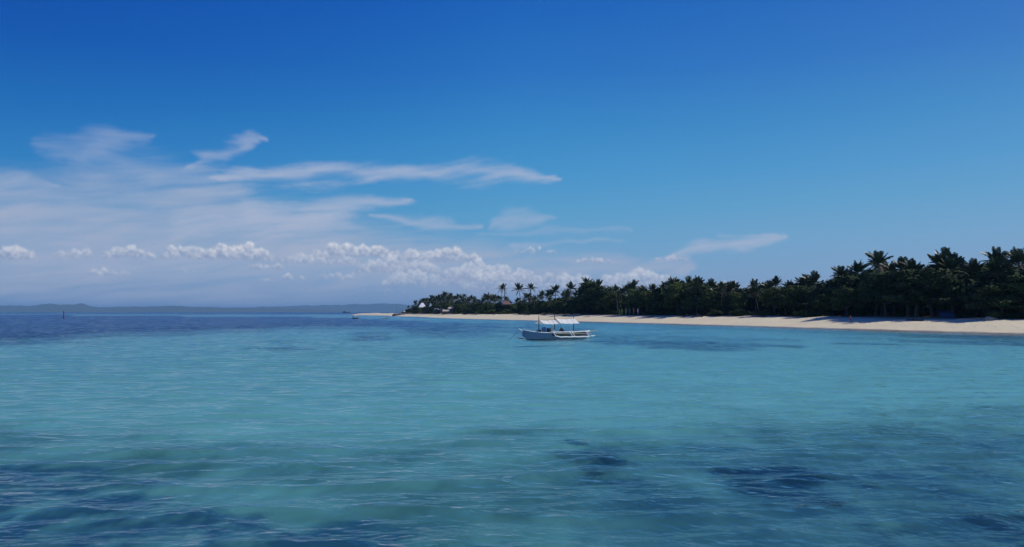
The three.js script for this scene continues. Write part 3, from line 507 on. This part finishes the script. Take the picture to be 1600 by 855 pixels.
// ================================================================== the moored outrigger boat
{
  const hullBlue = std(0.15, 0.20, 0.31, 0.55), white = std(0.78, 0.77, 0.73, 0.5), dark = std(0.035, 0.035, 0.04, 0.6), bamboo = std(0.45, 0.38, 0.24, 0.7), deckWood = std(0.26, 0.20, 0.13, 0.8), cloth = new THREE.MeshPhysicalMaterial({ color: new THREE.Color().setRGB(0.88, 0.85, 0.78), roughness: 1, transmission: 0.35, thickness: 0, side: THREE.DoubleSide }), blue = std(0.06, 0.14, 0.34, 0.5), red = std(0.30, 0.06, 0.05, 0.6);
  const c = at(870, 530.2, 0), boat = thing('outrigger_boat', 'white and blue outrigger boat with two white awnings moored off the beach', 'boat', [c.x, -0.02, c.z], 27 * Math.PI / 180);
  const LEN = 11.4, half = LEN / 2;
  const beam = (u) => 0.86 * Math.pow(Math.max(0, 1 - Math.abs(u) ** 2.6), 0.62) + 0.025, sheer = (u) => 0.98 + 0.46 * Math.max(0, -u) ** 3 + 0.22 * Math.max(0, u) ** 2.5, keel = (u) => -0.28 + 0.85 * Math.max(0, Math.abs(u) - 0.72) ** 1.3 / 0.19 * (u < 0 ? 1 : 0.85);
  const section = (inset, lowest) => grid(48, 12, (a, b, p) => {
    const u = a * 2 - 1, w = b * 2 - 1, bm = Math.max(0.01, beam(u) - inset), y0 = Math.max(keel(u), lowest), y1 = sheer(u), q = Math.abs(w);
    p.set(u * half, y0 + (y1 - y0) * Math.pow(q, 1.9), Math.sign(w) * bm * Math.pow(q, 0.62));
  });
  const hull = mesh('hull', section(0, -9), hullBlue, boat);
  const stripe = (z) => bentTube([...Array(25)].map((_, i) => { const u = i / 12 - 1; return new THREE.Vector3(u * half, sheer(u) + 0.02, z * (beam(u) + 0.02)); }), Array(25).fill(0.055), 6);
  for (const z of [-1, 1]) mesh('gunwale', stripe(z), white, hull);
  const bootTop = grid(40, 2, (a, b, p) => { const u = (a * 2 - 1) * 0.88, y = -0.1 + b * 0.2, q = clamp((y - keel(u)) / (sheer(u) - keel(u))) ** (1 / 1.9); p.set(u * half, y, beam(u) * q ** 0.62 + 0.012); });
  mesh('waterline_band', bootTop, dark, hull);
  mesh('painted_side_shade', grid(30, 2, (a, b, p) => { const u = mix(-0.22, 0.86, a), y = mix(0.52, sheer(u) - 0.1, b), q = clamp((y - keel(u)) / (sheer(u) - keel(u))) ** (1 / 1.9); p.set(u * half, y, beam(u) * q ** 0.62 + 0.014); }), dark, hull);  // dark strip painting in the shade of the open space between the rails
  mesh('deck', grid(40, 4, (a, b, p) => { const u = (a * 2 - 1) * 0.97; p.set(u * half, sheer(u) - 0.16, (b * 2 - 1) * beam(u) * 0.95); }), deckWood, boat);
  // stem and stern posts
  mesh('stem_post', rod([-half + 0.15, sheer(-1) - 0.25, 0], [-half - 0.55, sheer(-1) + 0.18, 0], 0.09, 0.05), white, boat);
  mesh('bowsprit', rod([half - 0.5, sheer(1) - 0.25, 0], [half + 1.5, sheer(1) + 0.08, 0], 0.06, 0.04), bamboo, boat);
  // fore deck locker and cargo
  mesh('locker', new THREE.BoxGeometry(1.2, 0.34, 0.9).translate(-3.8, 1.08, 0), white, boat);
  mesh('engine_box', box(0.35, 0.55, 0.6, -3.0, 1.15, 0.1), dark, boat);
  mesh('water_drum', new THREE.CylinderGeometry(0.34, 0.34, 0.95, 14).translate(-2.25, 1.32, 0.25), blue, boat);
  mesh('water_drum', new THREE.CylinderGeometry(0.3, 0.3, 0.8, 14).translate(-1.45, 1.25, 0.2), dark, boat);
  mesh('ice_chest', box(0.75, 0.5, 0.6, -0.75, 1.15, 0.2), white, boat);
  mesh('covered_bundle', new THREE.ConeGeometry(0.62, 0.95, 7).scale(1, 1, 0.8).translate(0.75, 1.35, 0.1), dark, boat);
  mesh('life_vest', new THREE.SphereGeometry(0.2, 10, 8).scale(1, 1.1, 0.6).translate(0.78, 1.3, 0.5), red, boat);
  for (let k = 0; k < 4; k++) mesh('bench', box(0.3, 0.06, 1.25, 1.7 + k * 0.75, 1.12, 0), deckWood, boat);
  // masts along the middle, awnings slung over ridge poles between them
  const masts = [[-3.0, 3.45], [-0.35, 3.85], [2.9, 3.5]];
  for (const [x, h] of masts) mesh('mast', rod([x, 0.7, 0], [x, h, 0], 0.075, 0.05), dark, boat);
  mesh('ridge_pole', rod([-3.0, 2.85, 0], [2.9, 3.05, 0], 0.035), bamboo, boat);
  const awning = (x0, x1, ridge, eave, wide) => grid(18, 16, (a, b, p) => { const x = mix(x0, x1, a), w = b * 2 - 1, sag = Math.sin(Math.PI * a), q = Math.abs(w); p.set(x + 0.05 * w, ridge - (ridge - eave) * q ** 1.15 - 0.13 * sag * (1 - q) - 0.05 * sag * q + 0.02 * Math.sin(a * 21 + w * 5), w * wide); });
  mesh('awning', awning(-2.9, -0.45, 2.86, 2.30, 1.25), cloth, boat);
  mesh('awning', awning(-0.2, 3.0, 3.06, 2.35, 1.45), cloth, boat);
  for (const [x, w, y] of [[-2.8, 1.2, 2.3], [-0.6, 1.2, 2.3], [-0.1, 1.4, 2.36], [2.9, 1.4, 2.36]]) for (const s of [-1, 1]) mesh('awning_post', rod([x, 0.95, s * 0.72], [x, y, s * w], 0.025), bamboo, boat);
  // outriggers: floats on curved booms, with a rail of lashed poles
  for (const s of [1, -1]) {
    const out = s > 0 ? 2.25 : 2.5, y = s > 0 ? 0.40 : 0.05, x0 = s > 0 ? -1.6 : -5.3, x1 = s > 0 ? 5.2 : 4.6;
    const fl = mesh('outrigger_float', bentTube([...Array(15)].map((_, i) => { const t = i / 14; return new THREE.Vector3(mix(x0, x1, t), y + 0.30 * Math.max(0, Math.abs(t - 0.5) - 0.36) * 4 + 0.03 * Math.sin(t * 30), s * out); }), Array(15).fill(0).map((_, i) => (i === 0 || i === 14 ? 0.04 : 0.085)), 8), s > 0 ? white : dark, boat);
    mesh('lashing', rod([x1 - 0.9, y + 0.02, s * out], [x1 - 0.7, y + 0.02, s * out], 0.1), dark, fl);
    for (const x of s > 0 ? [-1.4, 1.35, 1.75, 4.2] : [-3.4, 0, 3.2]) mesh('outrigger_boom', bentTube([0, 0.25, 0.5, 0.75, 1].map((t) => new THREE.Vector3(x, 1.12 + 0.12 * Math.sin(Math.PI * t) - (1.1 - y) * t ** 2.2, s * mix(0.4, out, t))), [0.07, 0.065, 0.06, 0.055, 0.05], 7), white, boat);
    if (s > 0) { mesh('side_rail', rod([-1.5, 1.12, 1.25], [4.9, 1.12, 1.15], 0.05), white, boat); mesh('side_rail', rod([-1.3, 0.86, 1.75], [5.0, 0.84, 1.65], 0.035), bamboo, boat); }
  }
  mesh('mooring_line', rod([-half - 0.4, sheer(-1) + 0.05, 0], [-half - 2.6, -0.05, 0.5], 0.02), dark, boat);
}

// ================================================================== marks and boats far out on the water
{
  const p = at(99, 498, 0), g = thing('channel_marker', 'dark red channel marker post standing in the water', 'marker', [p.x, 0, p.z]), m = std(0.10, 0.02, 0.03, 0.6), k = std(0.03, 0.03, 0.05, 0.6);
  mesh('base', new THREE.LatheGeometry([[0, -1], [0.62, -1], [0.62, 0.25], [0.45, 0.75], [0.2, 0.95], [0, 0.95]].map((q) => new THREE.Vector2(...q)), 14), m, g);
  mesh('post', rod([0, 0.9, 0], [0, 3.6, 0], 0.25, 0.18), k, g);
  mesh('topmark', new THREE.CylinderGeometry(0.3, 0.3, 0.75, 12).translate(0, 4.0, 0), m, g);
}
{
  const p = at(541, 489.1, 0), g = thing('cargo_ship', 'tiny dark ship on the horizon off the end of the sandbar', 'ship', [p.x, 0, p.z]), m = std(0.03, 0.04, 0.06, 0.7);
  mesh('hull', grid(16, 8, (u, v, q) => { const a = u * 2 - 1, w = v * 2 - 1, b = 4 * (1 - Math.abs(a) ** 4) + 0.05; q.set(a * 15, -0.5 + 3.2 * Math.abs(w) ** 1.5 + 0.8 * a * a, Math.sign(w) * b * Math.abs(w) ** 0.4); }), m, g);
  mesh('deck', box(27, 0.3, 6, 0, 2.2, 0), m, g); mesh('deckhouse', box(6, 4.5, 5, -7, 4.4, 0), m, g); mesh('mast', rod([-6, 6, 0], [-6, 10.5, 0], 0.35, 0.25), m, g); mesh('mast', rod([4, 2.4, 0], [4, 8, 0], 0.3, 0.2), m, g);
}
{
  const p = at(555, 498.4, 0), g = thing('small_boat', 'small dark boat under a tan cover lying off the sandbar', 'boat', [p.x, 0, p.z], 0.5), k = std(0.05, 0.06, 0.09, 0.6), tan = std(0.5, 0.34, 0.25, 0.85);
  mesh('hull', grid(20, 8, (u, v, q) => { const a = u * 2 - 1, w = v * 2 - 1, b = 0.5 * (1 - Math.abs(a) ** 3) + 0.02; q.set(a * 1.9, -0.15 + 0.75 * Math.abs(w) ** 1.6 + 0.25 * a * a, Math.sign(w) * b * Math.abs(w) ** 0.5); }), k, g);
  for (const x of [-0.9, 0.9]) for (const z of [-0.4, 0.4]) mesh('post', rod([x, 0.4, z], [x, 2.0, z], 0.05), k, g);
  mesh('cover', grid(10, 8, (u, v, q) => { const w = v * 2 - 1; q.set((u * 2 - 1) * 1.25, 2.3 - 0.35 * w * w - 0.08 * Math.sin(u * 3.14), w * 0.75); }), tan, g);
}
const rockMat = std(0.13, 0.11, 0.095, 0.95), tanRock = std(0.36, 0.30, 0.21, 0.95);
function rockGeo(seed, sx, sy, sz) { const g = new THREE.IcosahedronGeometry(1, 3), p = g.attributes.position; for (let i = 0; i < p.count; i++) { const x = p.getX(i), y = p.getY(i), z = p.getZ(i), k = 0.72 + 0.55 * fbm(x * 1.7 + seed, y * 1.7 + z * 1.3 + seed * 2.3, 4); p.setXYZ(i, x * k * sx, y * k * sy, z * k * sz); } g.computeVertexNormals(); return g; }
function rock(px, py, level, seed, size, mat, label, group) { const p = at(px, py, level), m = mesh(numbered('rock'), rockGeo(seed, ...size), mat, scene); m.position.set(p.x, level + size[1] * 0.1, p.z); return tag(m, label, 'rock', group); }
rock(599, 498.6, 0, 1, [1.4, 0.35, 1.2], rockMat, 'left one of two dark rocks awash off the wooded point');
rock(605, 498.2, 0, 2, [1.7, 0.5, 1.3], rockMat, 'right one of two dark rocks awash off the wooded point');
rock(567, 491.4, 0.6, 3, [2.4, 1.2, 1.8], rockMat, 'small dark rock on the crest of the sandbar');
rock(707, 496.6, 0.1, 4, [1.4, 0.4, 1.1], rockMat, 'low dark rock at the water edge below the huts');
{ const [, p] = onTreeline(1548, -7); const m = mesh(numbered('rock'), rockGeo(6, 1.5, 0.75, 1.1), tanRock, scene); m.position.copy(p); tag(m, 'tan rock lying in the tree shade near the right edge', 'rock'); }
// dark rocky foot of the point, with poles
for (const [px, w, k, label] of [[617, 2.6, 11, 'outermost dark boulder at the foot of the wooded point'], [622, 3.4, 12, 'second dark boulder from the tip of the wooded point'], [628, 3.8, 13, 'dark boulder below the thin poles on the point'], [634, 4.2, 14, 'dark boulder nearest the beach on the wooded point'], [640, 4.2, 15, 'last dark boulder before the beach begins']]) { const p = at(px, 494.2, 0); const m = mesh(numbered('boulder'), rockGeo(k, w, 1.6 + 0.15 * (px - 617) / 5, w * 0.8), rockMat, scene); m.position.set(p.x, 0.9, p.z); tag(m, label, 'boulder'); }
for (const [px, top, label] of [[619.5, 479.5, 'tallest thin pole on the dark point, leftmost of three'], [625, 482, 'middle one of three thin poles on the dark point'], [629, 481.5, 'rightmost of three thin poles on the dark point']]) { const b = at(px, 493.9, 0), t = atDepth(px, top, -b.z); tag(mesh(numbered('pole'), mergeGeometries([rod([0, 0, 0], [0, t.y, 0], 0.16, 0.1), new THREE.SphereGeometry(0.16, 8, 6).translate(0, t.y, 0)]), std(0.12, 0.12, 0.13), scene), label, 'pole').position.set(b.x, 0, b.z); }
{ // beach parasol on the point
  const b = at(631.5, 494.0, 0), g = thing('beach_umbrella', 'pale beach umbrella beside the poles on the point', 'umbrella', [b.x, 1.2, b.z]), h = 3.2;
  mesh('pole', rod([0, 0, 0], [0, h, 0], 0.08), barkDark, g); mesh('canopy', new THREE.ConeGeometry(1.6, 0.8, 8, 1, true).translate(0, h, 0), std(0.55, 0.52, 0.46), g);
}

// ================================================================== huts among the trees
function hut(name, label, px, yTop, yEave, wPx, back, roofMat, wallMat, pitch) {
  const [, p] = onTreeline(px, back), d = -p.z, top = atDepth(px, yTop, d).y - p.y, eave = atDepth(px, yEave, d).y - p.y, w = wPx * d / F, g = thing(name, label, 'hut', [p.x, p.y - 0.1, p.z], 0.25), dep = w * 0.8;
  mesh('wall', box(w * 0.8, eave + 0.1, 0.15, 0, eave / 2, dep * 0.38), wallMat, g); mesh('wall', box(w * 0.8, eave + 0.1, 0.15, 0, eave / 2, -dep * 0.38), wallMat, g);
  for (const s of [-1, 1]) mesh('wall', box(0.15, eave + 0.1, dep * 0.74, s * w * 0.395, eave / 2, 0), wallMat, g);
  mesh('door', box(0.95, Math.min(2.1, eave), 0.08, -w * 0.1, Math.min(2.1, eave) / 2, dep * 0.38 + 0.12), barkDark, g);
  for (const s of [-1, 1]) mesh('window', box(0.9, 0.8, 0.08, s * w * 0.26, eave * 0.6, dep * 0.38 + 0.12), std(0.03, 0.035, 0.04, 0.3), g);
  const r = pitch, shape = [[-w / 2, eave, dep / 2], [w / 2, eave, dep / 2], [w / 2, eave, -dep / 2], [-w / 2, eave, -dep / 2], [-w / 2 * r, top, 0], [w / 2 * r, top, 0]], geo = new THREE.BufferGeometry();
  const tri = [[0, 1, 5], [0, 5, 4], [1, 2, 5], [2, 3, 4], [2, 4, 5], [3, 0, 4], [0, 2, 1], [0, 3, 2]]; geo.setAttribute('position', new THREE.Float32BufferAttribute(tri.flat().flatMap((i) => [shape[i][0], shape[i][1] - (tri.flat().indexOf(i) < 0 ? 0 : 0), shape[i][2]]), 3)); geo.computeVertexNormals();
  mesh('roof', geo, roofMat, g); return g;
}
const thatch = std(0.30, 0.26, 0.22, 0.95), thatchPale = std(0.42, 0.36, 0.30, 0.95), whiteRoof = std(0.80, 0.80, 0.78, 0.6), brownRoof = std(0.16, 0.10, 0.09, 0.9), wallDark = std(0.14, 0.11, 0.09, 0.9);
hut('beach_house', 'white-roofed house standing high in the trees of the point', 660, 473.2, 480, 12, 2.5, whiteRoof, wallDark, 0.25);
hut('beach_house', 'small white-roofed house just right of the larger white-roofed house', 672.5, 473.8, 479.5, 5, 2, whiteRoof, wallDark, 0.3);
hut('beach_hut', 'leftmost low grey thatched hut at the top of the beach', 682, 481.6, 484, 9, -1, thatch, wallDark, 0.6);
hut('beach_hut', 'grey thatched hut second from the left along the beach', 691, 481.2, 484, 9, 0, thatch, wallDark, 0.55);
hut('beach_hut', 'long pale low hut nearest the sand below the palms', 697, 484, 486.4, 13, -4, thatchPale, wallDark, 0.8);
hut('beach_hut', 'pale tan roofed hut rightmost in the row of huts', 706, 479.4, 482.4, 14, 2, thatchPale, wallDark, 0.7);
hut('beach_house', 'brown-roofed house under the bare palm trunk', 791, 470, 475.5, 15, 9, brownRoof, wallDark, 0.55);

// ================================================================== things along the top of the sand
const driftMat = std(0.17, 0.15, 0.13, 0.95), driftDark = std(0.06, 0.05, 0.045, 0.95);
function driftwood(px, back, len, turn, mat, label, group) {
  const [s, p] = onTreeline(px, back -= 2.5), R = rng(px | 0), pts = [], q = landPoint(Math.min(NS - 4, s + 4), curve(TREE_T, s) + back).sub(p), a = Math.atan2(q.z, q.x) + turn;
  const o = thing('driftwood_log', label, 'log', p.toArray(), 0, group); let wob = 0;
  for (let i = 0; i <= 6; i++) { const t = i / 6 - 0.5; wob += (R() - 0.5) * 0.3; const X = Math.cos(a) * t * len + wob, Z = Math.sin(a) * t * len, [ss] = [s + t * len / 2]; pts.push(new THREE.Vector3(X, landHeight(curve(TREE_T, ss) + back, p.x + X, p.z + Z) - p.y + 0.22, Z)); }
  mesh('log', bentTube(pts, pts.map((_, i) => mix(0.24, 0.11, i / 6)), 7), mat, o);
  mesh('branch', rod(pts[4].toArray(), [pts[4].x + 0.6, pts[4].y + 0.9, pts[4].z + 0.4], 0.1, 0.04), mat, o);
}
driftwood(725, -3, 12, 0, driftDark, 'long dark log on the sand right of the huts');
driftwood(770, -3, 10, 0.05, driftDark, 'dark log on the sand below the bare palm trunk');
driftwood(822, -3, 10, 0, driftMat, 'grey log on the sand left of the outrigger boat awnings');
driftwood(880, -5, 9, 0.06, driftDark, 'dark log on the sand above the right awning of the boat');
driftwood(915, -3, 8, -0.05, driftMat, 'grey log on the sand above the right end of the boat');
driftwood(1012, -4, 8, 0, driftMat, 'grey log lying right of the coloured beach flags');
driftwood(1060, -3, 7, 0.08, driftDark, 'dark log on the sand left of the lone sunlit shrub');
driftwood(1092, -3, 5, 0, driftMat, 'short grey log beside the lone sunlit shrub');
driftwood(1185, -3, 6, -0.1, driftDark, 'dark log at the head of the middle beach');
driftwood(1430, -6, 5, 0.1, driftDark, 'dark log at the left end of the long tree shadows');
function beachedBoat(px, back, label, mat) { // small canoe hauled up
  const [s, p] = onTreeline(px, back), q = landPoint(Math.min(NS - 4, s + 4), curve(TREE_T, s) + back).sub(p), g = thing('beached_canoe', label, 'boat', [p.x, p.y + 0.05, p.z], -Math.atan2(q.z, q.x));
  mesh('hull', grid(24, 8, (u, v, o) => { const a = u * 2 - 1, w = v * 2 - 1, b = 0.45 * (1 - Math.abs(a) ** 3) + 0.02; o.set(a * 3.2, 0.65 * Math.abs(w) ** 1.6 + 0.3 * a * a, Math.sign(w) * b * Math.abs(w) ** 0.5); }), mat, g);
  for (const x of [-1.3, 1.3]) mesh('outrigger_boom', bentTube([-1.5, -0.7, 0, 0.7, 1.5].map((z) => new THREE.Vector3(x, 0.82 - 0.16 * z * z, z)), [0.03, 0.04, 0.045, 0.04, 0.03], 5), thatchPale, g);
  for (const z of [-1.5, 1.5]) mesh('outrigger_float', rod([-2.2, 0.42, z], [2.2, 0.42, z], 0.05), thatchPale, g);
}
beachedBoat(900, -6, 'grey canoe hauled up on the sand behind the boat awnings', thatch);
beachedBoat(850, -5, 'dark canoe hauled up on the sand behind the left awning', driftDark);
beachedBoat(745, -5, 'dark canoe hauled up on the sand below the low grove', driftDark);
// feather flags
for (const [px, col, label, hgt] of [[966.8, [0.20, 0.32, 0.07], 'leftmost green feather flag on the beach', 2.9], [970.6, [0.46, 0.44, 0.08], 'yellow-green feather flag second from the left', 3.1], [976.6, [0.38, 0.44, 0.10], 'third feather flag from the left, bright yellow-green', 3.3], [982.8, [0.05, 0.20, 0.22], 'teal feather flag left of the red one', 3.1], [988.8, [0.75, 0.16, 0.09], 'orange-red feather flag on the beach', 3.3], [995.6, [0.75, 0.72, 0.68], 'white feather flag, rightmost of the row', 3.1]]) {
  const p = onSand(px, 493.6), g = thing('feather_flag', label, 'flag', p.toArray(), 0.2 + (px % 3) * 0.2, 'feather flags planted on the beach');
  mesh('pole', bentTube([0, 0.5, 0.8, 0.95, 1].map((t) => new THREE.Vector3(0.5 * Math.max(0, t - 0.75) ** 2 * 8, hgt * t, 0)), [0.03, 0.025, 0.02, 0.015, 0.01], 6), driftMat, g);
  mesh('banner', grid(6, 16, (u, v, q) => { const y = 0.55 + (hgt - 0.6) * v, bend = 0.5 * Math.max(0, y / hgt - 0.75) ** 2 * 8; q.set(bend + 0.03 + u * 0.75 * Math.sin(Math.PI * clamp(0.18 + 0.78 * v)) ** 0.7, y, 0.07 * Math.sin(u * 4 + v * 6)); }), std(...col, 0.8), g);
}
{ // blue tarpaulin shelter under the trees
  const [, p] = onTreeline(1477, -1), g = thing('tarpaulin_shelter', 'low blue tarpaulin shelter in the shade under the dark trees', 'shelter', [p.x, p.y, p.z], -0.3), b = std(0.035, 0.06, 0.13, 0.8);
  for (const x of [-1.4, 1.4]) for (const z of [-0.7, 0.7]) mesh('post', rod([x, -0.1, z], [x, z > 0 ? 1.1 : 1.7, z], 0.04), driftMat, g);
  mesh('tarpaulin', grid(12, 10, (u, v, q) => { const z = mix(-0.85, 1.0, v); q.set((u * 2 - 1) * 1.6, mix(1.75, 1.0, v) - 0.12 * Math.sin(Math.PI * u) - (v > 0.8 ? (v - 0.8) * 3.5 : 0), z); }), b, g);
  mesh('bench', box(2.2, 0.08, 0.5, 0, 0.45, 0), driftMat, g);
}

// ================================================================== the person on the beach
{
  const p0 = onSand(1329, 503.3), g = thing('person', 'person in a red top and dark shorts standing on the sand', 'person', [p0.x, p0.y - 0.02, p0.z], 0.5);
  const N = 84, half = 0.95, cy = 0.86, mc = new MarchingCubes(N, std(0.30, 0.19, 0.13, 0.7), false, false, 60000); mc.isolation = 0;
  const J = { head: [0, 1.55, 0.02], neck: [0, 1.42, 0], chest: [0, 1.25, 0], belly: [0, 1.02, 0.01], hip: [0, 0.9, 0] };
  const bones = [[[0, 1.50, 0.01], [0, 1.585, 0.025], 0.085, 0.095], [J.neck, [0, 1.36, 0], 0.055, 0.065], [[-0.10, 1.30, 0], [0.10, 1.30, 0], 0.105, 0.105], [J.chest, J.belly, 0.135, 0.115], [[-0.06, 0.9, 0], [0.06, 0.9, 0], 0.12, 0.12]];
  for (const s of [-1, 1]) bones.push([[s * 0.19, 1.32, 0], [s * 0.25, 1.05, -0.02], 0.055, 0.043], [[s * 0.25, 1.05, -0.02], [s * 0.25, 0.82, 0.06], 0.042, 0.032], [[s * 0.25, 0.82, 0.06], [s * 0.245, 0.73, 0.09], 0.034, 0.026], [[s * 0.09, 0.88, 0], [s * 0.10, 0.48, s * 0.06], 0.088, 0.06], [[s * 0.10, 0.48, s * 0.06], [s * 0.105, 0.09, s * 0.03], 0.058, 0.036], [[s * 0.105, 0.04, s * 0.03 - 0.03], [s * 0.115, 0.035, s * 0.03 + 0.14], 0.04, 0.032]);
  const cap = (x, y, z, [A, B, ra, rb]) => { const bx = B[0] - A[0], by = B[1] - A[1], bz = B[2] - A[2], t = clamp(((x - A[0]) * bx + (y - A[1]) * by + (z - A[2]) * bz) / (bx * bx + by * by + bz * bz)); return Math.hypot(x - A[0] - t * bx, y - A[1] - t * by, z - A[2] - t * bz) - mix(ra, rb, t); };
  function surface(list, grow, keep) {
    mc.reset();
    for (let k = 0; k < N; k++) for (let j = 0; j < N; j++) for (let i = 0; i < N; i++) {
      const x = (i / (N / 2) - 1) * half, y = (j / (N / 2) - 1) * half + cy, z = (k / (N / 2) - 1) * half; let d = 9;
      for (const b of list) { const e = cap(x, y, z, b) - grow, h = clamp(0.5 + 0.5 * (d - e) / 0.03); d = mix(d, e, h) - 0.03 * h * (1 - h); }
      if (keep) d = Math.max(d, keep(x, y, z));
      mc.field[i + j * N + k * N * N] = -d;
    }
    mc.update(); const geo = new THREE.BufferGeometry(), n = mc.count;
    geo.setAttribute('position', new THREE.BufferAttribute(mc.positionArray.slice(0, n * 3), 3)); geo.setAttribute('normal', new THREE.BufferAttribute(mc.normalArray.slice(0, n * 3), 3)); return geo.scale(half, half, half).translate(0, cy, 0);
  }
  mesh('body', surface(bones, 0), std(0.30, 0.19, 0.13, 0.7), g);
  mesh('shirt', surface(bones, 0.018, (x, y) => Math.max(0.9 - y, y - 1.4 + Math.abs(x) * 0.15, Math.abs(x) > 0.17 ? 1.14 - y : -9)), std(0.55, 0.07, 0.07, 0.9), g);
  mesh('shorts', surface(bones.filter((b) => b[0][1] < 1 && Math.abs(b[0][0]) < 0.2), 0.022, (x, y) => Math.max(0.56 - y, y - 0.97)), std(0.03, 0.03, 0.05, 0.9), g);
  mesh('hair', surface([[[0, 1.57, 0.0], [0, 1.60, -0.01], 0.098, 0.1]], 0.008, (x, y, z) => Math.max(1.5 - y, z - 0.05 - (y - 1.6) * 1.2)), std(0.015, 0.012, 0.01, 0.6), g);
}
renderer.render(scene, camera);
console.log('done');
